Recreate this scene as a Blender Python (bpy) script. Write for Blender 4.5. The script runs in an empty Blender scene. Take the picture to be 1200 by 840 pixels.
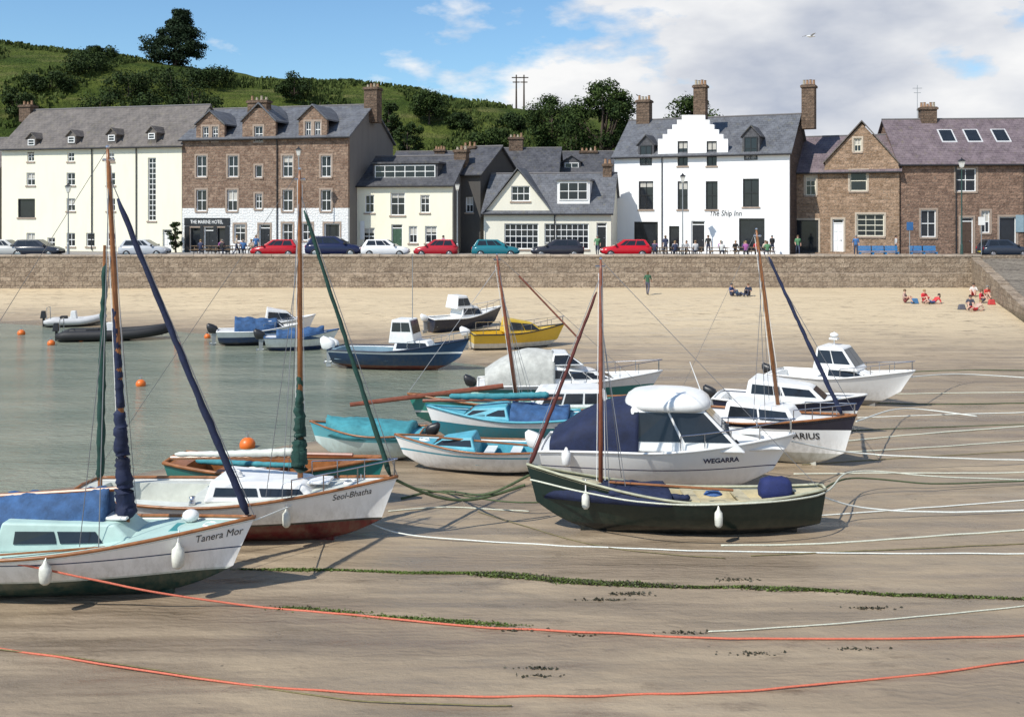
import bpy, bmesh, math, random
from mathutils import Vector, Matrix, noise
from mathutils.geometry import tessellate_polygon
R=random.Random(7)
HC=7.0
scene=bpy.context.scene
COL=scene.collection
rad=math.radians

# ------------------------------------------------------------ materials
_mc={}
def nodes_of(m):
    m.use_nodes=True
    nt=m.node_tree
    return nt,nt.nodes,nt.links,nt.nodes['Principled BSDF']
def setspec(b,v):
    b.inputs['Specular IOR Level'].default_value=v
def objcoord(nt,scale=(1,1,1)):
    tc=nt.nodes.new('ShaderNodeTexCoord'); mp=nt.nodes.new('ShaderNodeMapping')
    mp.inputs['Scale'].default_value=scale
    nt.links.new(tc.outputs['Object'],mp.inputs['Vector'])
    return mp.outputs['Vector']
def noise_n(nt,vec,scale,detail=4,rough=.55):
    n=nt.nodes.new('ShaderNodeTexNoise'); n.inputs['Scale'].default_value=scale
    n.inputs['Detail'].default_value=detail; n.inputs['Roughness'].default_value=rough
    nt.links.new(vec,n.inputs['Vector']); return n.outputs['Fac']
def mrange(nt,v,a,b,c,d):
    n=nt.nodes.new('ShaderNodeMapRange')
    for i,x in zip((1,2,3,4),(a,b,c,d)): n.inputs[i].default_value=x
    nt.links.new(v,n.inputs[0]); return n.outputs[0]
def mathn(nt,op,a,b=None,clamp=False):
    n=nt.nodes.new('ShaderNodeMath'); n.operation=op; n.use_clamp=clamp
    for i,x in enumerate((a,b)):
        if x is None: continue
        if isinstance(x,(int,float)): n.inputs[i].default_value=x
        else: nt.links.new(x,n.inputs[i])
    return n.outputs[0]
def mixc(nt,f,a,b,blend='MIX'):
    n=nt.nodes.new('ShaderNodeMix'); n.data_type='RGBA'; n.blend_type=blend
    for s,x in ((n.inputs[0],f),(n.inputs[6],a),(n.inputs[7],b)):
        if isinstance(x,(int,float)): s.default_value=x
        elif isinstance(x,tuple): s.default_value=(x[0],x[1],x[2],1)
        else: nt.links.new(x,s)
    return n.outputs[2]
def bumpn(nt,h,strength,dist,b):
    n=nt.nodes.new('ShaderNodeBump'); n.inputs['Strength'].default_value=strength
    n.inputs['Distance'].default_value=dist
    nt.links.new(h,n.inputs['Height']); nt.links.new(n.outputs[0],b.inputs['Normal'])
def M(name,col,rough=.55,var=.18,scale=5,bump=0,metal=0,spec=.5):
    key=(name,)+tuple(col)+(rough,)
    if key in _mc: return _mc[key]
    m=bpy.data.materials.new(name); nt,N,L,b=nodes_of(m)
    v=objcoord(nt); f=noise_n(nt,v,scale,5,.65)
    fac=mrange(nt,f,.3,.7,1-var,1+var*.35)
    g=nt.nodes.new('ShaderNodeCombineColor')
    for i in range(3): L.new(fac,g.inputs[i])
    L.new(mixc(nt,1.0,tuple(col),g.outputs[0],'MULTIPLY'),b.inputs['Base Color'])
    b.inputs['Roughness'].default_value=rough; b.inputs['Metallic'].default_value=metal; setspec(b,spec)
    if bump: bumpn(nt,noise_n(nt,v,scale*8,3),bump,.02,b)
    _mc[key]=m; return m
def hullmat(name,levels,rough=.3,grime=.25):
    """levels: list of (z_top,color) from the keel upward (local z)"""
    m=bpy.data.materials.new(name); nt,N,L,b=nodes_of(m)
    v=objcoord(nt); sx=nt.nodes.new('ShaderNodeSeparateXYZ'); L.new(v,sx.inputs[0])
    z=sx.outputs[2]
    c=levels[0][1]
    for i in range(1,len(levels)):
        st=mathn(nt,'GREATER_THAN',z,levels[i-1][0])
        c=mixc(nt,st,c,levels[i][1])
    st=objcoord(nt,(3,3,.8)); f=noise_n(nt,st,2.2,6,.7)
    zz=mrange(nt,z,levels[0][0]-.1,levels[0][0]+.6,1.0,.12)
    g=mathn(nt,'MULTIPLY',mrange(nt,f,.42,.72,0,grime*2),zz)
    c=mixc(nt,g,c,(.16,.14,.09))
    L.new(c,b.inputs['Base Color']); b.inputs['Roughness'].default_value=rough
    bumpn(nt,noise_n(nt,v,3,2),.12,.02,b)
    return m
def stonemat(name,c1,c2,mortar,sx=1.0,w=.55,h=.26,split=None,splitcol=(.8,.8,.78),tide=None):
    m=bpy.data.materials.new(name); nt,N,L,b=nodes_of(m)
    v=objcoord(nt); s=nt.nodes.new('ShaderNodeSeparateXYZ'); L.new(v,s.inputs[0])
    dn=nt.nodes.new('ShaderNodeTexNoise'); dn.inputs['Scale'].default_value=2.5; L.new(v,dn.inputs['Vector'])
    xx=mathn(nt,'ADD',mathn(nt,'ADD',s.outputs[0],s.outputs[1]),mathn(nt,'MULTIPLY',dn.outputs['Fac'],.45))
    zz=mathn(nt,'ADD',s.outputs[2],mathn(nt,'MULTIPLY',noise_n(nt,v,3.1,2),.26))
    cb=nt.nodes.new('ShaderNodeCombineXYZ'); L.new(xx,cb.inputs[0]); L.new(zz,cb.inputs[1])
    br=nt.nodes.new('ShaderNodeTexBrick'); L.new(cb.outputs[0],br.inputs['Vector'])
    br.inputs['Scale'].default_value=sx; br.inputs['Brick Width'].default_value=w; br.inputs['Row Height'].default_value=h
    br.inputs['Mortar Size'].default_value=.018; br.inputs['Mortar Smooth'].default_value=.3; br.inputs['Bias'].default_value=0
    for n_,c in (('Color1',c1),('Color2',c2),('Mortar',mortar)): br.inputs[n_].default_value=(c[0],c[1],c[2],1)
    f=noise_n(nt,v,1.3,6,.7)
    c=mixc(nt,mrange(nt,f,.35,.7,0,.6),br.outputs['Color'],tuple(x*.55 for x in c1))
    f2=noise_n(nt,v,5,4,.7)
    c=mixc(nt,mrange(nt,f2,.48,.7,0,.5),c,tuple(min(1,x*1.45) for x in c2))
    f3=noise_n(nt,v,3.3,2,.5)
    c=mixc(nt,mrange(nt,f3,.55,.68,0,.5),c,tuple(x*.5 for x in c1))
    if tide is not None:
        fl=noise_n(nt,objcoord(nt,(.12,.12,.4)),1,5,.7)
        c=mixc(nt,mrange(nt,fl,.45,.62,0,.55),c,tuple(x*.62 for x in c2))
        tz=mathn(nt,'ADD',s.outputs[2],mathn(nt,'MULTIPLY',f,.7))
        c=mixc(nt,mrange(nt,tz,tide,tide+.5,.75,0),c,(.07,.065,.035))
    if split is not None:
        st=mathn(nt,'LESS_THAN',s.outputs[2],split)
        c=mixc(nt,st,c,splitcol)
    L.new(c,b.inputs['Base Color']); b.inputs['Roughness'].default_value=.9; setspec(b,.2)
    hh=mathn(nt,'ADD',mathn(nt,'MULTIPLY',br.outputs['Fac'],-1.0),mathn(nt,'MULTIPLY',noise_n(nt,v,7,3),1.6))
    bumpn(nt,hh,.8,.07,b)
    return m
def slatemat(name,c,c2):
    m=bpy.data.materials.new(name); nt,N,L,b=nodes_of(m)
    v=objcoord(nt); s=nt.nodes.new('ShaderNodeSeparateXYZ'); L.new(v,s.inputs[0])
    cb=nt.nodes.new('ShaderNodeCombineXYZ'); L.new(s.outputs[0],cb.inputs[0]); L.new(s.outputs[2],cb.inputs[1])
    br=nt.nodes.new('ShaderNodeTexBrick'); L.new(cb.outputs[0],br.inputs['Vector'])
    br.inputs['Scale'].default_value=1; br.inputs['Brick Width'].default_value=.35; br.inputs['Row Height'].default_value=.2
    br.inputs['Mortar Size'].default_value=.012
    for n_,q in (('Color1',c),('Color2',c2),('Mortar',tuple(x*.45 for x in c))): br.inputs[n_].default_value=(q[0],q[1],q[2],1)
    f=noise_n(nt,objcoord(nt,(1,1,.35)),1.1,6,.7)
    col=mixc(nt,mrange(nt,f,.38,.7,0,.6),br.outputs['Color'],tuple(x*1.7 for x in c2))
    f=noise_n(nt,v,3.0,5,.7)
    col=mixc(nt,mrange(nt,f,.5,.8,0,.8),col,tuple(x*.4 for x in c))
    f=noise_n(nt,objcoord(nt,(1.5,1.5,.3)),1.6,5,.7)
    col=mixc(nt,mrange(nt,f,.56,.75,0,.5),col,(.17,.15,.07))
    L.new(col,b.inputs['Base Color']); b.inputs['Roughness'].default_value=.6; setspec(b,.35)
    bumpn(nt,mathn(nt,'ADD',mathn(nt,'MULTIPLY',br.outputs['Fac'],-1.),noise_n(nt,v,5,3)),.4,.03,b)
    return m
def harlmat(name,c,stain=.3):
    m=bpy.data.materials.new(name); nt,N,L,b=nodes_of(m)
    v=objcoord(nt); f=noise_n(nt,objcoord(nt,(1.2,1.2,.25)),1.2,6,.65)
    col=mixc(nt,mrange(nt,f,.45,.8,0,stain),c,tuple(x*.6 for x in c))
    L.new(col,b.inputs['Base Color']); b.inputs['Roughness'].default_value=.9; setspec(b,.2)
    bumpn(nt,noise_n(nt,v,22,3),.3,.02,b)
    return m
GLASS=M('window_glass',(.02,.024,.03),.08,.3,2)
WHITE=M('white_paint',(.82,.82,.80),.45,.08,2)
BLIND=M('blind_cloth',(.5,.48,.43),.8,.15,4)
BLACK=M('black_paint',(.02,.02,.022),.4,.2,4)
RUBBER=M('black_rubber',(.018,.018,.02),.65,.3,6)
STEEL=M('stainless_steel',(.6,.6,.62),.25,.1,5,metal=1)
GALV=M('galvanised_metal',(.35,.37,.38),.5,.15,5,metal=.6)
GEL=M('white_gelcoat',(.80,.80,.78),.28,.14,2.5)
WOOD=M('varnished_wood',(.30,.12,.042),.35,.4,6)
REDWOOD=M('reddish_spar_wood',(.24,.075,.04),.4,.35,6)
NAVY=M('navy_canvas',(.010,.018,.058),.8,.4,5,bump=.5)
BLUEC=M('blue_canvas',(.035,.10,.235),.8,.5,4,bump=.6)
GREENC=M('green_canvas',(.010,.055,.042),.8,.4,5,bump=.5)
WIRE=M('rigging_wire',(.25,.25,.26),.4,.1,3,metal=.5)
SILL=M('dressed_sandstone',(.36,.28,.22),.85,.2,4)

# ------------------------------------------------------------ mesh builder
class MB:
    def __init__(s): s.v=[];s.f=[];s.m=[]
    def add(s,vs,fs,m=0):
        o=len(s.v); s.v+= [tuple(x) for x in vs]; s.f+=[tuple(i+o for i in f) for f in fs]; s.m+=[m]*len(fs); return s
    def box(s,x0,x1,y0,y1,z0,z1,m=0):
        return s.add([(x0,y0,z0),(x1,y0,z0),(x1,y1,z0),(x0,y1,z0),(x0,y0,z1),(x1,y0,z1),(x1,y1,z1),(x0,y1,z1)],
          [(0,3,2,1),(4,5,6,7),(0,1,5,4),(1,2,6,5),(2,3,7,6),(3,0,4,7)],m)
    def frustum(s,base,zb,top,zt,m=0):
        n=len(base)
        zb=zb if isinstance(zb,(list,tuple)) else [zb]*n
        zt=zt if isinstance(zt,(list,tuple)) else [zt]*n
        vs=[(p[0],p[1],z) for p,z in zip(base,zb)]+[(p[0],p[1],z) for p,z in zip(top,zt)]
        fs=[tuple(range(n))[::-1],tuple(range(n,2*n))]+[(i,(i+1)%n,n+(i+1)%n,n+i) for i in range(n)]
        return s.add(vs,fs,m)
    def tube(s,path,r,n=6,m=0,caps=True):
        path=[Vector(p) for p in path]; k=len(path)
        rr=r if isinstance(r,(list,tuple)) else [r]*k
        vs=[];up=Vector((.13,.21,.97)).normalized()
        for i,p in enumerate(path):
            d=(path[min(i+1,k-1)]-path[max(i-1,0)])
            if d.length<1e-6: d=Vector((0,0,1))
            d.normalize()
            a=d.cross(up)
            if a.length<.1: a=d.cross(Vector((1,0,0)))
            a.normalize(); b=d.cross(a)
            for j in range(n):
                t=2*math.pi*j/n; vs.append(p+a*math.cos(t)*rr[i]+b*math.sin(t)*rr[i])
        fs=[(i*n+j,i*n+(j+1)%n,(i+1)*n+(j+1)%n,(i+1)*n+j) for i in range(k-1) for j in range(n)]
        if caps: fs+=[tuple(range(n))[::-1],tuple(range((k-1)*n,k*n))]
        return s.add(vs,fs,m)
    def rings(s,rings,m=0,caps=True,closed=True):
        n=len(rings[0]); vs=[p for r in rings for p in r]
        fs=[]
        for i in range(len(rings)-1):
            for j in range(n if closed else n-1):
                fs.append((i*n+j,i*n+(j+1)%n,(i+1)*n+(j+1)%n,(i+1)*n+j))
        if caps: fs+=[tuple(range(n))[::-1],tuple(range((len(rings)-1)*n,len(rings)*n))]
        return s.add(vs,fs,m)
    def ball(s,c,r,m=0,n=10,k=6):
        rx,ry,rz=r if isinstance(r,(tuple,list)) else (r,r,r)
        rg=[]
        for i in range(k+1):
            a=-math.pi/2+math.pi*i/k; q=max(math.cos(a),.02)
            rg.append([(c[0]+rx*q*math.cos(2*math.pi*j/n),c[1]+ry*q*math.sin(2*math.pi*j/n),c[2]+rz*math.sin(a)) for j in range(n)])
        return s.rings(rg,m)
    def panel(s,q,u0,u1,v0,v1,off=.012,m=0):
        a,b,c,d=[Vector(x) for x in q]
        n=(b-a).cross(d-a).normalized()*off
        def P_(u,v): return (a*(1-u)+b*u)*(1-v)+(d*(1-u)+c*u)*v
        pts=[P_(u0,v0),P_(u1,v0),P_(u1,v1),P_(u0,v1)]
        vs=[p-n*.8 for p in pts]+[p+n for p in pts]
        return s.add(vs,[(3,2,1,0),(4,5,6,7),(0,1,5,4),(1,2,6,5),(2,3,7,6),(3,0,4,7)],m)
    def obj(s,name,mats,parent=None,smooth=False,bevel=0,label=None,subsurf=0):
        me=bpy.data.meshes.new(name); me.from_pydata(s.v,[],s.f)
        if not isinstance(mats,(list,tuple)): mats=[mats]
        for m in mats: me.materials.append(m)
        me.polygons.foreach_set('material_index',s.m)
        bm=bmesh.new(); bm.from_mesh(me); bmesh.ops.recalc_face_normals(bm,faces=bm.faces); bm.to_mesh(me); bm.free()
        if smooth: me.polygons.foreach_set('use_smooth',[True]*len(me.polygons))
        me.update()
        o=bpy.data.objects.new(name,me); COL.objects.link(o)
        if parent: o.parent=parent
        if bevel:
            b=o.modifiers.new('bevel','BEVEL'); b.width=bevel; b.segments=3; b.limit_method='ANGLE'; b.angle_limit=rad(25)
            me.polygons.foreach_set('use_smooth',[True]*len(me.polygons))
            w=o.modifiers.new('wn','WEIGHTED_NORMAL'); w.keep_sharp=True
        if subsurf:
            b=o.modifiers.new('sub','SUBSURF'); b.levels=subsurf; b.render_levels=subsurf
        if label: o['label']=label
        return o
def thing(name,label,cat,loc=(0,0,0),rot=(0,0,0),group=None):
    e=bpy.data.objects.new(name,None); e.empty_display_size=.3; COL.objects.link(e)
    e.location=loc; e.rotation_euler=rot; e['label']=label; e['category']=cat
    if group: e['group']=group
    return e
def tag(o,label,cat,group=None):
    o['label']=label;o['category']=cat
    if group:o['group']=group
    return o
def copy_thing(root,loc,rotz,label=None,group=None,mats=None,scale=None):
    def cp(o,par):
        c=o.copy()
        if mats and o.type=='MESH' and any(s.material and s.material.name in mats for s in o.material_slots):
            c.data=o.data.copy()
            for i,mm in enumerate(c.data.materials):
                if mm and mm.name in mats: c.data.materials[i]=mats[mm.name]
        COL.objects.link(c); c.parent=par
        for ch in o.children: cp(ch,c)
        return c
    r=cp(root,None); r.location=loc; r.rotation_euler=(0,0,rotz)
    if scale: r.scale=scale
    if label: r['label']=label
    if group: r['group']=group
    return r
def lettering(body,size,mat,parent,mapf,name='lettering',shear=0,align='CENTER',sx=1.0,bold=0):
    c=bpy.data.curves.new('t','FONT'); c.body=body; c.size=size; c.align_x=align; c.shear=shear; c.offset=bold; c.resolution_u=3
    o=bpy.data.objects.new('t',c); COL.objects.link(o)
    dg=bpy.context.evaluated_depsgraph_get(); me=bpy.data.meshes.new_from_object(o.evaluated_get(dg))
    bpy.data.objects.remove(o)
    for v in me.vertices: v.co=mapf(v.co.x*sx,v.co.y)
    me.materials.clear(); me.materials.append(mat); me.name=name
    o=bpy.data.objects.new(name,me); COL.objects.link(o); o.parent=parent
    return o

# ------------------------------------------------------------ terrain
POOL=[(-140,22),(-30,23),(-12.5,25),(-9.5,27.5),(-7.2,30),(-3.4,33.6),(-.4,37),(.6,41.5),(-.4,46.5),(-7.8,55),(-17.7,60.5),(-33,66),(-140,70)]
def sdpool(x,y):
    d=1e9; ins=False; n=len(POOL)
    for i in range(n):
        ax,ay=POOL[i]; bx,by=POOL[(i+1)%n]
        ex,ey=bx-ax,by-ay; t=max(0,min(1,((x-ax)*ex+(y-ay)*ey)/(ex*ex+ey*ey)))
        dd=math.hypot(x-ax-ex*t,y-ay-ey*t)
        if dd<d:d=dd
        if (ay>y)!=(by>y) and x<(bx-ax)*(y-ay)/(by-ay)+ax: ins=not ins
    return -d if ins else d
def sstep(a,b,x):
    t=max(0,min(1,(x-a)/(b-a))); return t*t*(3-2*t)
def gz(x,y):
    base=.05+sstep(44,80,y)*1.15
    sd=sdpool(x,y)+.5*noise.noise(Vector((x*.35,y*.35,3)))
    z=min(base,sd*.08)
    z=max(z,-.9)
    z+=.035*noise.noise(Vector((x*.28,y*.9,0)))+.014*noise.noise(Vector((x*1.3,y*2.3,5)))
    if y>79.6: z=min(z,1.2)
    return z
def gp(px,py,dz=.0):
    Y=1200*(HC-.05)/(py-250)
    for _ in range(4):
        X=(px-600)*Y/1200; Y=1200*(HC-gz(X,Y))/(py-250)
    X=(px-600)*Y/1200
    return Vector((X,Y,gz(X,Y)+dz))
def lin(a,b,n): return [a+(b-a)*i/n for i in range(n+1)]
def grid(name,xs,ys,zf,mat,smooth=True):
    v=[(x,y,zf(x,y)) for y in ys for x in xs]; n=len(xs)
    f=[(j*n+i,j*n+i+1,(j+1)*n+i+1,(j+1)*n+i) for j in range(len(ys)-1) for i in range(n-1)]
    me=bpy.data.meshes.new(name); me.from_pydata(v,[],f); me.materials.append(mat)
    me.polygons.foreach_set('use_smooth',[smooth]*len(f)); me.update()
    o=bpy.data.objects.new(name,me); COL.objects.link(o); o['kind']='structure'; return o

def sandmat():
    m=bpy.data.materials.new('wet_beach_sand'); nt,N,L,b=nodes_of(m)
    v=objcoord(nt); s=nt.nodes.new('ShaderNodeSeparateXYZ'); L.new(v,s.inputs[0])
    big=noise_n(nt,objcoord(nt,(.11,.38,1)),1.0,5,.6)
    med=noise_n(nt,objcoord(nt,(.35,1.1,1)),1.0,5,.58)
    streak=noise_n(nt,objcoord(nt,(.11,1.9,1)),1.0,5,.5)
    fine=noise_n(nt,v,14,4,.7)
    grain=noise_n(nt,v,120,2,.6)
    wet=(.225,.175,.122); mid=(.40,.312,.208); dry=(.57,.455,.295)
    dryf=mrange(nt,mathn(nt,'ADD',s.outputs[2],mathn(nt,'MULTIPLY',big,.35)),.28,.75,0,1)
    c=mixc(nt,mrange(nt,big,.40,.62,0,1),mid,(.275,.21,.145))
    c=mixc(nt,mrange(nt,med,.48,.70,0,.7),c,wet)
    c=mixc(nt,mrange(nt,streak,.53,.68,0,.6),c,(.175,.135,.10))
    c=mixc(nt,mrange(nt,streak,.44,.30,0,.45),c,(.50,.40,.275))
    c=mixc(nt,dryf,c,dry)
    db=mathn(nt,'MULTIPLY',mrange(nt,noise_n(nt,objcoord(nt,(.8,2.2,1)),1,6,.8),.54,.66,0,.85),mathn(nt,'LESS_THAN',mathn(nt,'ABSOLUTE',mathn(nt,'SUBTRACT',s.outputs[2],.55)),.5))
    c=mixc(nt,db,c,(.20,.15,.10))
    c=mixc(nt,mrange(nt,fine,.55,.8,0,.2),c,(.18,.13,.09))
    vo=nt.nodes.new('ShaderNodeTexVoronoi'); vo.inputs['Scale'].default_value=2.6; L.new(v,vo.inputs['Vector'])
    sp=mathn(nt,'MULTIPLY',mathn(nt,'LESS_THAN',vo.outputs['Distance'],.07),mathn(nt,'GREATER_THAN',med,.52))
    c=mixc(nt,mathn(nt,'MULTIPLY',sp,.6),c,(.06,.05,.035))
    rim=mrange(nt,s.outputs[2],.0,.09,1,0)
    rim=mathn(nt,'MULTIPLY',rim,1.0,True)
    c=mixc(nt,mathn(nt,'MULTIPLY',rim,.55),c,(.13,.10,.07))
    L.new(c,b.inputs['Base Color'])
    wf=mrange(nt,mathn(nt,'MAXIMUM',med,streak),.48,.66,0,1)
    rg=mathn(nt,'SUBTRACT',.80,mathn(nt,'MULTIPLY',wf,.48))
    rg=mathn(nt,'SUBTRACT',rg,mathn(nt,'MULTIPLY',rim,.25))
    L.new(rg,b.inputs['Roughness']); setspec(b,.45)
    wv=nt.nodes.new('ShaderNodeTexWave'); wv.wave_type='BANDS'; wv.bands_direction='Y'
    wv.inputs['Scale'].default_value=2.0; wv.inputs['Distortion'].default_value=9; wv.inputs['Detail'].default_value=3; wv.inputs['Detail Scale'].default_value=1.0
    L.new(objcoord(nt,(.8,1,1)),wv.inputs['Vector'])
    rip=mathn(nt,'MULTIPLY',wv.outputs['Fac'],mrange(nt,big,.48,.62,.0,.3))
    h=mathn(nt,'ADD',rip,mathn(nt,'MULTIPLY',fine,.4))
    h=mathn(nt,'ADD',h,mathn(nt,'MULTIPLY',noise_n(nt,objcoord(nt,(.9,1.9,1)),1.4,4,.5),3.0))
    h=mathn(nt,'ADD',h,mathn(nt,'MULTIPLY',grain,.15))
    bumpn(nt,h,.6,.05,b)
    return m
xs=sorted(set([-400,-250,-160,-120,-90]+lin(-70,-30,40)+lin(-30,45,230)+lin(45,70,12)+[90,120,180,280,400]))
ys=sorted(set([-80,-40,-20,0,6]+lin(10,36,130)+lin(36,66,70)+lin(66,80.4,24)))
beach=grid('beach',xs,ys,gz,sandmat())
# water
m=bpy.data.materials.new('harbour_water'); nt,N,L,b=nodes_of(m)
v=objcoord(nt); f=noise_n(nt,objcoord(nt,(.12,.3,1)),1,4,.6)
c=mixc(nt,mrange(nt,f,.35,.65,0,1),(.15,.18,.14),(.25,.265,.205))
L.new(c,b.inputs['Base Color'])
b.inputs['Roughness'].default_value=.13; b.inputs['IOR'].default_value=1.33
h=mathn(nt,'ADD',noise_n(nt,objcoord(nt,(1.3,3.2,1)),1.8,4,.6),mathn(nt,'MULTIPLY',noise_n(nt,objcoord(nt,(.4,1,1)),1.0,3),1.5))
bumpn(nt,h,.95,.14,b)
grid('water',[-400,-200,-100,-50,5],[20,40,60,72],lambda x,y:-.03,m)

# street, pavement, hill
def asphalt():
    m=bpy.data.materials.new('asphalt'); nt,N,L,b=nodes_of(m); v=objcoord(nt)
    L.new(mixc(nt,noise_n(nt,v,.8,5,.7),(.045,.045,.047),(.085,.083,.08)),b.inputs['Base Color']); b.inputs['Roughness'].default_value=.9
    bumpn(nt,noise_n(nt,v,60,2),.3,.01,b); return m
SZ=3.5
RIDGE=[(-400,40),(-160,36),(-80,33.9),(-66,32),(-53,30.4),(-40,28.8),(-26,27.3),(-20,26.5),(-10,24.6),(3,23.8),(13,23.2),(21,20),(40,15),(80,11),(400,9)]
def ridge(x):
    for (a,za),(b_,zb) in zip(RIDGE,RIDGE[1:]):
        if x<=b_: return za+(zb-za)*sstep(a,b_,x) if b_-a>60 else za+(zb-za)*(x-a)/(b_-a)
    return RIDGE[-1][1]
def hz(x,y):
    if y<=108: return SZ-.02
    r=ridge(x*160/max(y,160))
    t=sstep(104,162,y)**.85
    z=SZ-.02+(r-SZ)*t
    k=sstep(110,130,y)
    z+=k*(1.1*noise.noise(Vector((x*.06,y*.06,1)))+.45*noise.noise(Vector((x*.22,y*.22,2)))+.2*noise.noise(Vector((x*.7,y*.7,2))))*(.4+.6*t)
    if y>165: z-=(y-165)*.03
    return z
m=bpy.data.materials.new('hill_grass'); nt,N,L,b=nodes_of(m); v=objcoord(nt)
n1=noise_n(nt,objcoord(nt,(.05,.09,.2)),1,6,.7); n2=noise_n(nt,v,.5,6,.75); n3=noise_n(nt,objcoord(nt,(.08,.08,.9)),1,5,.6)
c=mixc(nt,mrange(nt,n1,.38,.62,0,1),(.05,.078,.015),(.115,.14,.03))
c=mixc(nt,mrange(nt,n2,.45,.7,0,.85),c,(.026,.045,.010))
c=mixc(nt,mrange(nt,n3,.54,.68,0,.7),c,(.18,.175,.065))
L.new(c,b.inputs['Base Color']); b.inputs['Roughness'].default_value=1; setspec(b,.1)
bumpn(nt,mathn(nt,'ADD',n2,mathn(nt,'MULTIPLY',noise_n(nt,v,2.2,4),.6)),1,1.2,b)
xs=[-600,-400,-300,-220]+lin(-160,80,200)+[120,170,250,400,600]
ys=[96.5,100]+lin(104,175,70)+[190,220,300,500,900,1500]
grid('hill',xs,ys,hz,m)
grid('road',[-160,-60,0,60,160],[80.5,83,85.6],lambda x,y:SZ-.05,asphalt())
PAV=M('paving_slabs',(.27,.25,.23),.9,.25,2,bump=.3)
mb=MB(); mb.box(-160,160,85.6,104,SZ-.4,SZ); o=mb.obj('pavement',PAV); o['kind']='structure'
mb=MB()
for i in range(30):
    x=-60+i*4.0
    mb.add([(x,83.35,SZ-.046),(x+2,83.35,SZ-.046),(x+2,83.45,SZ-.046),(x,83.45,SZ-.046)],[(0,1,2,3)])
o=mb.obj('road_marking',WHITE); o['kind']='structure'

# ------------------------------------------------------------ harbour wall
WALLM=stonemat('quay_rubble_stone',(.24,.18,.13),(.42,.335,.25),(.16,.13,.10),1,.75,.36,tide=.95)
COPE=M('coping_sandstone',(.42,.35,.28),.9,.4,1.5,bump=.5)
qw=thing('harbour_wall','long weathered rubble sandstone harbour wall above the beach','wall',(0,80.1,0))
mb=MB(); mb.box(-120,36.7,0,.7,.2,3.62); mb.obj('wall',WALLM,qw)
mb=MB(); x=-120
while x<36.7:
    w=R.uniform(.9,1.5); z=R.uniform(-.03,.03)
    mb.box(x,min(x+w-.03,36.7),-.06,.74,3.61,3.77+z); x+=w
mb.obj('coping',COPE,qw)
mb=MB(); n=140
vs=[]
for i in range(n+1):
    x=-31+67*i/n; yj=-.35-.1*noise.noise(Vector((x*.9,0,0))); zj=2.25+.15*noise.noise(Vector((x*.5,2,0)))
    vs+=[(x,yj-.12,.5),(x,yj,zj),(x,.0,zj+.1)]
mb.add(vs,[(3*i,3*i+3,3*i+4,3*i+1) for i in range(n)]+[(3*i+1,3*i+4,3*i+5,3*i+2) for i in range(n)])
mb.obj('stone_footing',WALLM,qw)
sl=thing('slipway','sloping worn stone slipway with rough wall down to the beach','slipway',(0,0,0))
CONC=stonemat('slipway_setts',(.18,.155,.125),(.27,.235,.19),(.12,.10,.085),1,.5,.5)
fp=[(28.2,52),(40,50),(50,80.2),(36.4,80.2)]
mb=MB(); mb.frustum(fp,-.5,fp,[.3,.3,3.45,3.45]); mb.obj('ramp',CONC,sl)
mb=MB(); k=26
for i in range(k):
    u0=i/k;u1=(i+1)/k
    def q(u,o): return (28.2+8.2*u+o,52+28.2*u)
    a=q(u0,-.45);b_=q(u1,-.45);c=q(u1,.25);d=q(u0,.25); z0=.45+3.1*u0+R.uniform(-.05,.08)
    mb.frustum([a,d,c,b_],-.5,[a,d,c,b_],[z0,z0,z0+3.1/k,z0+3.1/k])
mb.obj('rough_edge_wall',WALLM,sl)
mb=MB(); mb.box(36.9,160,80.25,80.9,.2,3.7)
tag(mb.obj('stone_wall',WALLM),'low rubble stone wall beside the slipway','wall')

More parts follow.
